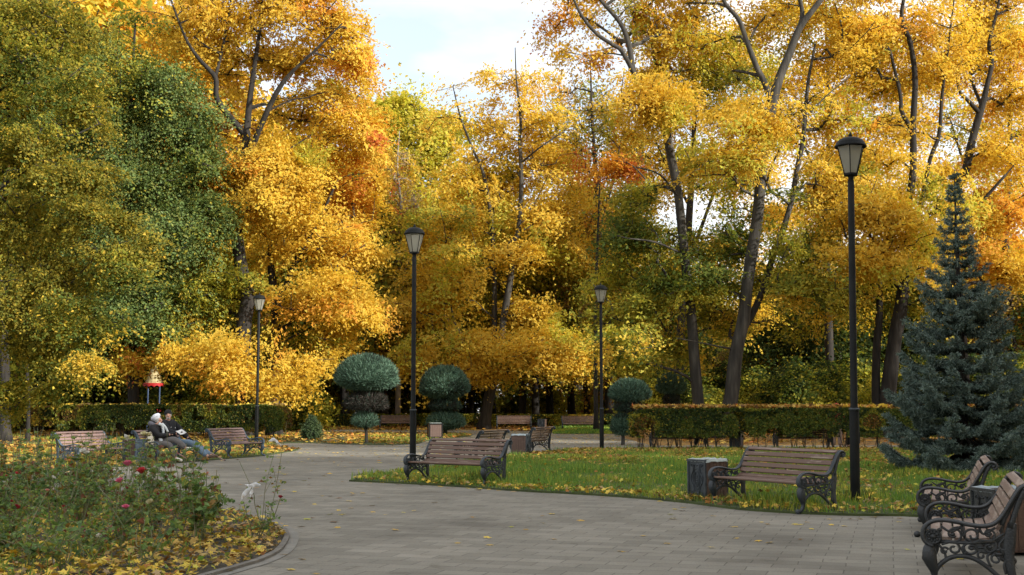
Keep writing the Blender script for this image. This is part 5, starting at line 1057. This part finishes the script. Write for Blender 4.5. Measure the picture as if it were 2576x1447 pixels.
rose_at('rose bush with a small white bloom low in the bed', [(249, 1353, 0, 'white', .028), (190, 1375, .1, 'crimson', .018)], 11.6, .4, 5, 13)
rose_at('rose bush with scattered dark red blooms low on the left', [(181, 1357, 0, 'crimson', .022), (65, 1370, .2, 'crimson', .022)], 11.8, .4, 5, 14)
rose_at('rose bush with a bright red bud over the far kerb', [(41, 1193, 0, 'red', .022), (132, 1204, .1, 'white', .026)], 14.6, .55, 5, 15)
rose_at('rose bush with two small white blooms at the bottom left', [(128, 1415, 0, 'white', .024), (118, 1236, .6, 'blush', .018)], 11.2, .3, 4, 16)
tallr = rose_at('tall bare thorny rose canes tied with white ribbon at the bed tip', [], 13.9, .5, 1, 17, tall=[(697, 1112), (722, 1060), (602, 1160)], leafn=.28, old=.4)
rose_at('upright rose with large dusty leaves left of the ribbon canes', [], 13.2, .6, 2, 18, tall=[(505, 1190), (538, 1205), (480, 1215)], lsz=.085, leafn=.9)
rs = random.Random(12); kinds = ['crimson', 'red', 'blush', 'cream', 'pink', 'white']; bedp = [tuple(p) for p in kp]; cnt = 0; tries = 0
while cnt < 54 and tries < 3000:
    tries += 1; y = rs.uniform(10.2, 20.5); x = rs.uniform(-10.2, -2.6)
    if not inpoly(np.array([[x, y]]), bedp)[0] or abs(x) > y*.46: continue
    if x > -3.9 and rs.random() < .72: continue
    if min(math.hypot(x - p[0], y - p[1]) for p in bedp) < .3: continue
    bl = []; h = rs.uniform(.45, 1.0) if y > 12.5 else rs.uniform(.3, .6)
    if rs.random() < .25: bl = [((rs.uniform(-.2, .2), rs.uniform(-.2, .2), h*rs.uniform(.9, 1.15)), rs.choice(['crimson', 'crimson', 'red', 'blush']), rs.choice([.014, .018]))]
    tl = [np.array([rs.gauss(0, .2), rs.gauss(0, .15), rs.uniform(.85, 1.18)]) for _ in range(rs.choice([1, 2, 3]))] if y > 12.3 and x < -3.6 else []
    rose('leafy rose bush without open blooms among the others', x, y, h, rs.randint(3, 6), 100 + cnt, bl, old=.3, leafn=.42, lsz=.075, tall=tl); cnt += 1
X = scatter(bed, 170, lambda X: np.clip(.10 + .95*sstep((-3.6 - X[:, 0])/1.6), 0, 1)*(vnoise(np.column_stack([X, np.zeros(len(X))]), 1.2, 4) > .32)*np.clip(1 - .8*sstep((12. - X[:, 1])/1.3), 0, 1))
n = len(X); C = np.column_stack([X, 0.02 + .24*RNG.random(n)**1.5*(.5 + vnoise(np.column_stack([X, np.zeros(n)]), .9, 9))]); col = pal_cols(['weed', 'roseold', 'turf'], [6, 1.6, 2], C, 60, 1.5, .5)
V, F, k = leaves(C, RNG.normal(0, .5, (n, 3)) + [0, 0, .6], .055*(.5 + RNG.random(n)), 'kite'); V[:, 2] = np.maximum(V[:, 2], .012); tag(link('undergrowth', mesh('undergrowth', V, [F], M['small'], col=np.repeat(col, k, 0))), 'low green weeds growing thick between the rose bushes', 'undergrowth', kind='stuff')
X = scatter(bed, 130, lambda X: np.clip(.2 + .8*sstep((-3.2 - X[:, 0])/1.6), 0, 1)*(vnoise(np.column_stack([X, np.zeros(len(X))]), 1., 14) > .45)); grass('bed_grass', X, .012, .13, (['weed', 'turf', 'turfy'], [4, 3, 1]), 'tufts of wild grass between the rose bushes', 61, lean=.45)
# white ribbons tied to the tall canes
def ribbon(label, pts, w, seed):
    P = spline(np.array(pts), 6); o = P[0].copy(); n = len(P); rng = np.random.default_rng(seed); V = []
    for i, p in enumerate(P - o):
        ww = w*(.35 + .9*math.sin(math.pi*min(1, i/(n-1)*1.05))) ; V += [p + [0, .012*math.sin(i*1.3), ww*.5], p + [0, -.012, 0], p + [.01, .012*math.cos(i), -ww*.5]]
    g = Geo(); g.add(V, [[[3*i + q, 3*i + 3 + q, 3*i + 4 + q, 3*i + 1 + q] for i in range(n-1) for q in (0, 1)]]); o2 = g.build('ribbon', M['ribbon'], None, True); o2.location = tuple(o); return tag(o2, label, 'ribbon', 'white ribbons on the rose canes')
M['ribbon'] = flat('white_gauze', (.72, .73, .74), .6)
q = lambda u, v, d=0: Q(u, v, 13.85 + d)
rb = ribbon('white gauze ribbon knotted between the tall canes, its tails hanging', [q(656, 1221), q(643, 1218, .03), q(630, 1222), q(617, 1220)], .035, 1)
tl_ = ribbon('x', [q(632, 1221), q(622, 1234, .02), q(610, 1246), q(605, 1262)], .045, 3); t2_ = ribbon('x', [q(634, 1221), q(636, 1232, .02), q(628, 1243), q(630, 1252)], .04, 4)
for o_ in (tl_, t2_):
    o_.name = 'ribbon_tail'; o_.location = o_.location - rb.location; o_.parent = rb
    for k_ in ('label', 'category', 'group'): del o_[k_]
ribbon('short white ribbon knotted near the top of the tall canes', [q(676, 1110), q(688, 1106), q(699, 1114), q(706, 1121)], .035, 2)
o = tallr
# ============================================================ people
def skin(name, J, E, mat, parent, root, sub=2):
    nm = list(J); me = bpy.data.meshes.new(name); me.from_pydata([J[k][:3] for k in nm], [(nm.index(a), nm.index(b)) for a, b in E], []); ob = bpy.data.objects.new(name, me); COL.objects.link(ob)
    ob.modifiers.new('s', 'SKIN'); 
    if not me.skin_vertices: me.skin_vertices.new() if hasattr(me.skin_vertices, 'new') else None
    for i, k in enumerate(nm):
        r = J[k][3]; r = r if isinstance(r, tuple) else (r, r); me.skin_vertices[0].data[i].radius = r; me.skin_vertices[0].data[i].use_root = (k == root)
    m = ob.modifiers.new('d', 'SUBSURF'); m.levels = sub; m.render_levels = sub
    dg = bpy.context.evaluated_depsgraph_get(); em = bpy.data.meshes.new_from_object(ob.evaluated_get(dg)); bpy.data.objects.remove(ob)
    em.name = name; em.materials.clear(); em.materials.append(mat)
    for p in em.polygons: p.use_smooth = True
    return link(name, em, parent)
for nm, c, r in [('skin', (.50, .28, .20), .6), ('coat', (.008, .008, .010), .8), ('coat2', (.006, .007, .010), .85), ('hatw', (.62, .64, .70), .9), ('hatk', (.012, .011, .012), .95), ('greyt', (.13, .12, .115), .85), ('jeans', (.15, .22, .30), .85), ('shoew', (.62, .60, .52), .6), ('shoeb', (.13, .08, .05), .6), ('fur', (.10, .10, .12), 1.), ('scarf', (.60, .64, .66), .9), ('redc', (.55, .035, .03), .7), ('beige', (.40, .28, .22), .8), ('tealc', (.06, .22, .24), .8), ('blackt', (.008, .008, .01), .8), ('lblue', (.45, .52, .66), .8), ('hairg', (.42, .40, .37), .9), ('hairb', (.03, .02, .015), .8), ('lens', (.01, .01, .012), .2), ('paper', (.66, .66, .64), .7), ('cbag', (.60, .55, .44), .8), ('sole', (.45, .36, .20), .7), ('socks', (.38, .02, .03), .8)]:
    M[nm] = flat(nm, c, r)
def person(label, origin, rz, J, coat, trousers, shoes, hat=None, hair=None, off=(0, 0, 0), gloves=None, extra=None, name='person', face=(0, -1, 0)):
    t = thing(name, label, 'person', origin, rz); off = np.array(off)
    J = {k: tuple(np.array(v[:3]) + off) + (v[3],) for k, v in J.items()}; f = np.array(face, float); f /= np.linalg.norm(f)
    body = [('pel', 'spi'), ('spi', 'che'), ('che', 'nec'), ('nec', 'chi'), ('chi', 'hea'), ('hea', 'top'), ('hea', 'nos'), ('che', 'rsh'), ('rsh', 'rel'), ('rel', 'rwr'), ('rwr', 'rha'), ('che', 'lsh'), ('lsh', 'lel'), ('lel', 'lwr'), ('lwr', 'lha'),
            ('pel', 'rhi'), ('rhi', 'rkn'), ('rkn', 'ran'), ('ran', 'rto'), ('pel', 'lhi'), ('lhi', 'lkn'), ('lkn', 'lan'), ('lan', 'lto')]
    B = dict(J); E = list(body)
    for s in 'rl':
        h = np.array(J[s + 'ha'][:3]); w = np.array(J[s + 'wr'][:3]); d = h - w; d /= max(np.linalg.norm(d), 1e-6); sd = np.cross(d, f); sd /= max(np.linalg.norm(sd), 1e-6); dn = np.cross(sd, d)
        for q, (o_, ln) in enumerate([(-.030, .060), (-.011, .072), (.011, .070), (.030, .055)]):
            a = h + d*.035 + sd*o_; b_ = a + d*ln*.5 - dn*.01; c_ = a + d*ln*.85 - dn*.035
            for nm_, p_, r_ in (('a', a, .011), ('b', b_, .0095), ('c', c_, .008)): B['%s%s%d' % (s, nm_, q)] = (*p_, r_)
            E += [(s + 'ha', '%sa%d' % (s, q)), ('%sa%d' % (s, q), '%sb%d' % (s, q)), ('%sb%d' % (s, q), '%sc%d' % (s, q))]
        a = h + sd*.045 + d*.0; b_ = a + sd*.02 + d*.035; B[s + 't0'] = (*a, .012); B[s + 't1'] = (*b_, .009); E += [(s + 'ha', s + 't0'), (s + 't0', s + 't1')]
    skin('body', B, E, M['skin'], t, 'pel', 2)
    if gloves:
        GB = {k: v[:3] + (v[3] + .004,) for k, v in B.items()}
        for s in 'rl': skin('glove', {k: GB[k] for k in GB if k in (s + 'wr', s + 'ha') or (k[0] == s and k[1] in 'abct' and k[2:].isdigit())}, [e for e in E if e[0] in (s + 'wr', s + 'ha') or (e[0][0] == s and e[0][1] in 'abct' and e[0][2:].isdigit())], M[gloves], t, s + 'wr', 2)
    C = {k: J[k][:3] + (J[k][3]*g + a,) for k, g, a in [('pel', 1.12, .03), ('spi', 1.15, .035), ('che', 1.12, .04), ('nec', .95, .014), ('rsh', 1.2, .03), ('rel', 1.2, .026), ('rwr', 1.15, .02), ('lsh', 1.2, .03), ('lel', 1.2, .026), ('lwr', 1.15, .02)]}
    CE = [e for e in body if e[0] in C and e[1] in C]
    if 'skirt' in (extra or ()):
        for s in 'rl': a, b_ = np.array(J[s + 'hi'][:3]), np.array(J[s + 'kn'][:3]); C[s + 'q'] = tuple(a + (b_ - a)*.45) + (.105,); CE.append(('pel', s + 'q'))
    skin('jacket', C, CE, M[coat], t, 'pel', 2)
    Tr = {k: J[k][:3] + (J[k][3]*1.08 + a,) for k, a in [('pel', .0), ('rhi', .018), ('rkn', .024), ('ran', .036), ('lhi', .018), ('lkn', .024), ('lan', .036)]}
    for s in 'rl': a, b_ = np.array(Tr[s + 'kn'][:3]), np.array(Tr[s + 'an'][:3]); Tr[s + 'an'] = tuple(a + (b_ - a)*.93) + (Tr[s + 'an'][3],)
    skin('trousers', Tr, [e for e in body if e[0] in Tr and e[1] in Tr], M[trousers], t, 'pel', 2)
    for s in 'rl':
        a, b_ = np.array(J[s + 'an'][:3]), np.array(J[s + 'to'][:3]); S = {'a': (*(a + (a - b_)*.15), .048), 'b': (*(a*.5 + b_*.5 + [0, 0, .004]), (.046)), 'c': (*b_, .040)}; skin('shoe', S, [('a', 'b'), ('b', 'c')], M[shoes], t, 'a', 2)
    hd = np.array(J['hea'][:3]); tp = np.array(J['top'][:3]); up = (tp - hd)/np.linalg.norm(tp - hd)
    g = Geo(); sd = np.cross(f, up)
    for s in (-1, 1): g.ball(hd + f*.078 + sd*s*.030 + up*.012, (.012, .012, .008), 8, 5)
    g.build('eyes', M['lens'], t, True)
    g = Geo(); g.ball(hd + f*.076 - up*.052, (.022, .022, .006), 8, 5); mo = g.build('mouth', M['mouth'], t, True)
    if hair: g = Geo(); g.ball(hd - f*.034 + up*.004, (.084, .084, .092), 14, 9); g.build('hair', M[hair], t, True)
    if hat:
        mt, kind = hat; g = Geo(); R = up
        if kind == 'beanie': V0 = [(.098, .02), (.101, .05), (.098, .09), (.080, .13), (.045, .155), (0, .162)]
        elif kind == 'beret': V0 = [(.092, .02), (.098, .045), (.128, .075), (.138, .11), (.115, .15), (.06, .172), (0, .175)]
        else: V0 = [(.10, -.06), (.118, .02), (.118, .08), (.09, .14), (.05, .165), (0, .17)]
        gg = Geo(); gg.lathe(V0, 18); V = np.concatenate(gg.V); q = Vector((0, 0, 1)).rotation_difference(Vector(up - f*(.35 if kind == 'beret' else .12))); V = V @ np.array(q.to_matrix()).T + hd - f*.012 + (- f*.02 if kind == 'beret' else 0); g.add(V, [np.concatenate([x for x in gg.F])])
        g.build('hat' if kind != 'hood' else 'hood', M[mt], t, True)
    return t, J
M['mouth'] = flat('lips', (.30, .10, .08), .6)
bo = np.array(L2.location); brz = L2.rotation_euler.z
def seated(cx, torso_y, H=1., lean=0, tw=0.): pass
W_ = dict(pel=(.42, .42, .50, .125), spi=(.41, .44, .66, .12), che=(.42, .42, .86, .125), nec=(.44, .36, 1.00, .055), chi=(.45, .32, 1.05, .058), hea=(.45, .325, 1.11, .082), top=(.44, .35, 1.18, .070), nos=(.465, .225, 1.10, .016),
    rsh=(.26, .42, .93, .060), rel=(.28, .20, .70, .048), rwr=(.50, .03, .73, .030), rha=(.58, .00, .745, .032), lsh=(.59, .38, .93, .060), lel=(.70, .18, .72, .048), lwr=(.78, -.01, .75, .030), lha=(.80, -.08, .76, .032),
    rhi=(.34, .36, .49, .088), rkn=(.34, -.10, .48, .062), ran=(.42, -.24, .11, .040), rto=(.46, -.42, .05, .034), lhi=(.50, .36, .50, .088), lkn=(.44, -.16, .62, .062), lan=(.52, -.50, .37, .040), lto=(.56, -.68, .36, .034))
tw, J = person('old woman in a white beret, white scarf and black fur collared coat, legs crossed, reading', bo, brz, W_, 'coat', 'greyt', 'shoew', hat=('hatw', 'beret'), hair='hairg', gloves='blackt', extra=('skirt',), face=(.12, -1, -.15))
g = Geo(); g.tube(spline([(.30, .36, .98), (.34, .50, 1.02), (.48, .52, 1.02), (.58, .36, .99)], 5), [.05, .06, .065, .07, .07, .075, .075, .07, .07, .07, .065, .06, .06, .055, .05, .05], 10); g.build('fur_collar', M['fur'], tw, True)
g = Geo(); g.tube(spline([(.38, .27, 1.02), (.46, .24, .98), (.50, .22, .86), (.48, .20, .70)], 5), np.linspace(.045, .03, 16), 8); g.tube(spline([(.50, .26, 1.02), (.58, .20, .92), (.60, .14, .80)], 5), np.linspace(.038, .03, 11), 8); g.tube(spline([(.36, .22, .66), (.34, .16, .56), (.33, .12, .42)], 4), np.linspace(.05, .045, 9), 8); g.build('scarf', M['scarf'], tw, True)
g = Geo()
for s in (-1, 1): g.lathe([(.020, -.003), (.026, 0), (.020, .003)], 12, (.462 + s*.034, .238, 1.118))
g.tube([(.51, .25, 1.12), (.53, .33, 1.12)], .004, 5); g.tube([(.41, .25, 1.12), (.37, .33, 1.12)], .004, 5)
V = g.V; g.build('spectacles', M['lens'], tw, True)
Mn = dict(pel=(1.20, .38, .50, .135), spi=(1.18, .46, .70, .135), che=(1.13, .50, .94, .150), nec=(1.10, .47, 1.12, .062), chi=(1.08, .44, 1.165, .064), hea=(1.07, .44, 1.235, .086), top=(1.08, .46, 1.31, .074), nos=(.99, .38, 1.215, .018),
    rsh=(.95, .52, 1.02, .068), rel=(.92, .28, .78, .055), rwr=(.93, .05, .77, .034), rha=(.92, -.03, .775, .036), lsh=(1.33, .44, 1.01, .068), lel=(1.48, .24, .76, .055), lwr=(1.40, .02, .62, .036), lha=(1.38, -.06, .585, .038),
    rhi=(1.12, .32, .50, .095), rkn=(1.22, -.18, .50, .070), ran=(1.34, -.66, .13, .045), rto=(1.33, -.84, .15, .040), lhi=(1.30, .32, .50, .095), lkn=(1.42, -.16, .48, .070), lan=(1.60, -.60, .13, .045), lto=(1.62, -.78, .14, .040))
tm, J = person('old man in black knit cap, black coat and blue jeans, legs stretched out', bo, brz, Mn, 'coat2', 'jeans', 'shoeb', hat=('hatk', 'beanie'), hair='hairg', gloves='blackt', face=(-.80, -.58, -.2))
hd = np.array(Mn['hea'][:3]); f = np.array([-.80, -.58, -.2]); f /= np.linalg.norm(f); g = Geo(); g.ball(hd + f*.045 + [0, 0, -.062], (.050, .050, .036), 12, 7); g.build('beard', M['hairg'], tm, True)
g = Geo()
for c in ((1.04, .33, .92), (1.20, .30, .90), (1.10, .31, .78), (1.26, .32, .74)): g.ball(c, .013, 7, 5)
g.build('buttons', M['paper'], tm, True)
# booklet, bag, walking poles
def local_thing(name, label, cat, parent_o, rz, build, group=None):
    t = thing(name, label, cat, parent_o, rz, group); build(t); return t
def bk(t):
    g = Geo(); c = np.array([.80, -.13, .79]); R = np.array(Matrix.Rotation(.55, 3, 'X') @ Matrix.Rotation(-.25, 3, 'Y'))
    for s in (-1, 1): 
        V = np.array([(0, -.09, 0), (s*.12, -.09, .018), (s*.12, .09, .018), (0, .09, 0), (0, -.09, -.006), (s*.12, -.09, .010), (s*.12, .09, .010), (0, .09, -.006)]) @ R.T + c; g.add(V, [[[0, 1, 2, 3], [7, 6, 5, 4], [0, 4, 5, 1], [1, 5, 6, 2], [2, 6, 7, 3], [3, 7, 4, 0]]])
    g.build('pages', M['paper'], t)
local_thing('open_booklet', 'open pale booklet held between the two people on the bench', 'booklet', bo, brz, bk)
def bg(t):
    g = Geo(); g.lathe([(.0, .42), (.13, .42), (.155, .47), (.15, .56), (.12, .66), (.09, .70), (.08, .71)], 14, (.13, .36, 0)); V = g.V[0]; V[:, 1] = .36 + (V[:, 1] - .36)*.6; g.V[0] = V; b = g.build('bag_body', M['cbag'], t, True); g = Geo(); g.tube(spline([(.06, .36, .68), (.08, .36, .79), (.18, .36, .79), (.20, .36, .68)], 4), .010, 6); g.build('handle', M['cbag'], b, True)
local_thing('cloth_bag', 'cream cloth bag on the bench seat beside the old woman', 'bag', bo, brz, bg)
M['polepaint'] = surf('striped_pole', [(.44, (.55, .03, .03)), (.5, (.62, .58, .50))], 60, .4, 0, .0, 10)
def wpole(a, b, lab):
    t = thing('walking_pole', lab, 'walking pole', b, 0, 'red and white walking poles'); g = Geo(); a = np.array(a) - b; g.tube([a*.0, a*.5, a*.93], .0095, 8); g.build('shaft', M['polepaint'], t, True); g = Geo(); g.tube([a*.9, a], [.014, .018], 8); g.build('grip', M['blackt'], t, True); g = Geo(); g.tube([a*0 - [0, 0, .005], a*.04], [.02, .014], 8); g.build('tip', M['blackt'], t, True)
Rb = np.array(Matrix.Rotation(brz, 3, 'Z'))
Lc = lambda x, y, z: bo + Rb @ np.array([x, y, z])
for k in (0, 1):
    e = G(482 + 6*k, 1162 + 2*k); wpole(Lc(.30 + .04*k, .02, .44), e, 'one of two striped poles leaning before the old woman')
    e = G(563 + 5*k, 1158 + 2*k); wpole(Lc(1.72 + .03*k, .0, .46), e, 'one of two striped poles leaning past the old man\'s shoes')
def standing(o, rz, s, label, coat, trousers, shoes, hat=None, hair=None, bend=0., face=(0, -1, 0)):
    z = lambda q: q*s; J_ = dict(pel=(0, 0, z(.95), .12), spi=(0, 0, z(1.10), .115), che=(0, -bend*.4, z(1.30), .125), nec=(0, -bend*.7, z(1.45), .055), chi=(0, -bend*.8 - .02, z(1.50), .058), hea=(0, -bend*.9 - .01, z(1.57), .08), top=(0, -bend*.9, z(1.64), .068), nos=(0, -bend*.9 - .10, z(1.56), .016),
      rsh=(-.18, -bend*.4, z(1.38), .055), rel=(-.24, -.02, z(1.12), .045), rwr=(-.20, -.16, z(.93), .03), rha=(-.19, -.22, z(.89), .032), lsh=(.18, -bend*.4, z(1.38), .055), lel=(.24, .0, z(1.12), .045), lwr=(.25, -.06, z(.88), .03), lha=(.25, -.08, z(.82), .032),
      rhi=(-.09, 0, z(.90), .085), rkn=(-.10, -.03, z(.49), .06), ran=(-.11, .02, z(.08), .04), rto=(-.12, -.14, z(.04), .034), lhi=(.09, 0, z(.90), .085), lkn=(.11, -.01, z(.49), .06), lan=(.13, .05, z(.08), .04), lto=(.14, -.11, z(.04), .034))
    return person(label, o, rz, J_, coat, trousers, shoes, hat, hair, face=face)
standing(((2100 - 1288)/70., 44.3, 0), 2.8, .92, 'person in a red hooded jacket and beige trousers standing behind the right hedge', 'redc', 'beige', 'blackt', ('redc', 'hood'), bend=.10)
standing(((2135 - 1288)/69.5, 44.6, 0), 2.2, .86, 'person in a teal top and black trousers standing behind the hedge by the lamp post', 'tealc', 'blackt', 'blackt', None, 'hairb')
sj = {k: (v[0] - .42, v[1], v[2], v[3]) for k, v in W_.items()}
person('person in a light blue jacket sitting on the dark bench behind the right hedge', ((1748 - 1288)/71., 43.7, 0), math.pi, sj, 'lblue', 'blackt', 'blackt', None, 'hairb')
# ============================================================ light and sky
EL, AZ = math.radians(25), math.radians(122)       # sun behind the camera, to the right; azimuth clockwise from +Y
sd = np.array([math.sin(AZ)*math.cos(EL), math.cos(AZ)*math.cos(EL), math.sin(EL)])
sl = bpy.data.lights.new('sun', 'SUN'); so = bpy.data.objects.new('sun', sl); COL.objects.link(so); sl.energy = 3.9; sl.angle = math.radians(1.2); sl.color = (1, .955, .88)
so.rotation_euler = Vector(tuple(-sd)).to_track_quat('-Z', 'Y').to_euler(); so.location = (20, -20, 40)
w = bpy.data.worlds.new('World'); SC.world = w; w.use_nodes = True; nt = w.node_tree; nt.nodes.clear()
out = nt.nodes.new('ShaderNodeOutputWorld'); bgn = nt.nodes.new('ShaderNodeBackground'); sky = nt.nodes.new('ShaderNodeTexSky'); sky.sky_type = 'NISHITA'; sky.sun_disc = False; sky.sun_elevation = EL; sky.sun_rotation = AZ; sky.altitude = 100; sky.dust_density = 1.5
tc = nt.nodes.new('ShaderNodeTexCoord'); mp = nt.nodes.new('ShaderNodeMapping'); mp.inputs['Scale'].default_value = (1.6, 1.6, 4.2); mp.inputs['Location'].default_value = (.35, .2, .55)
nt.links.new(tc.outputs['Generated'], mp.inputs['Vector']); no = nt.nodes.new('ShaderNodeTexNoise'); no.inputs['Scale'].default_value = 1.7; no.inputs['Detail'].default_value = 7; no.inputs['Roughness'].default_value = .52; nt.links.new(mp.outputs[0], no.inputs['Vector'])
cl = ramp(nt, [(.40, (.40, .40, .40)), (.56, (1, 1, 1))], no.outputs['Fac'])
mx = nt.nodes.new('ShaderNodeMix'); mx.data_type = 'RGBA'; nt.links.new(cl, mx.inputs[0]); nt.links.new(sky.outputs[0], mx.inputs[6]); mx.inputs[7].default_value = (4.5, 4.48, 4.45, 1)
bgn.inputs['Strength'].default_value = .14; nt.links.new(mx.outputs[2], bgn.inputs['Color']); nt.links.new(bgn.outputs[0], out.inputs['Surface'])
SC.view_settings.view_transform = 'Standard'; SC.view_settings.look = 'None'; SC.view_settings.exposure = 1.06; SC.view_settings.gamma = 1
SC.cycles.max_bounces = 8; SC.cycles.diffuse_bounces = 3; SC.cycles.transmission_bounces = 4; SC.cycles.transparent_max_bounces = 6; SC.cycles.glossy_bounces = 2
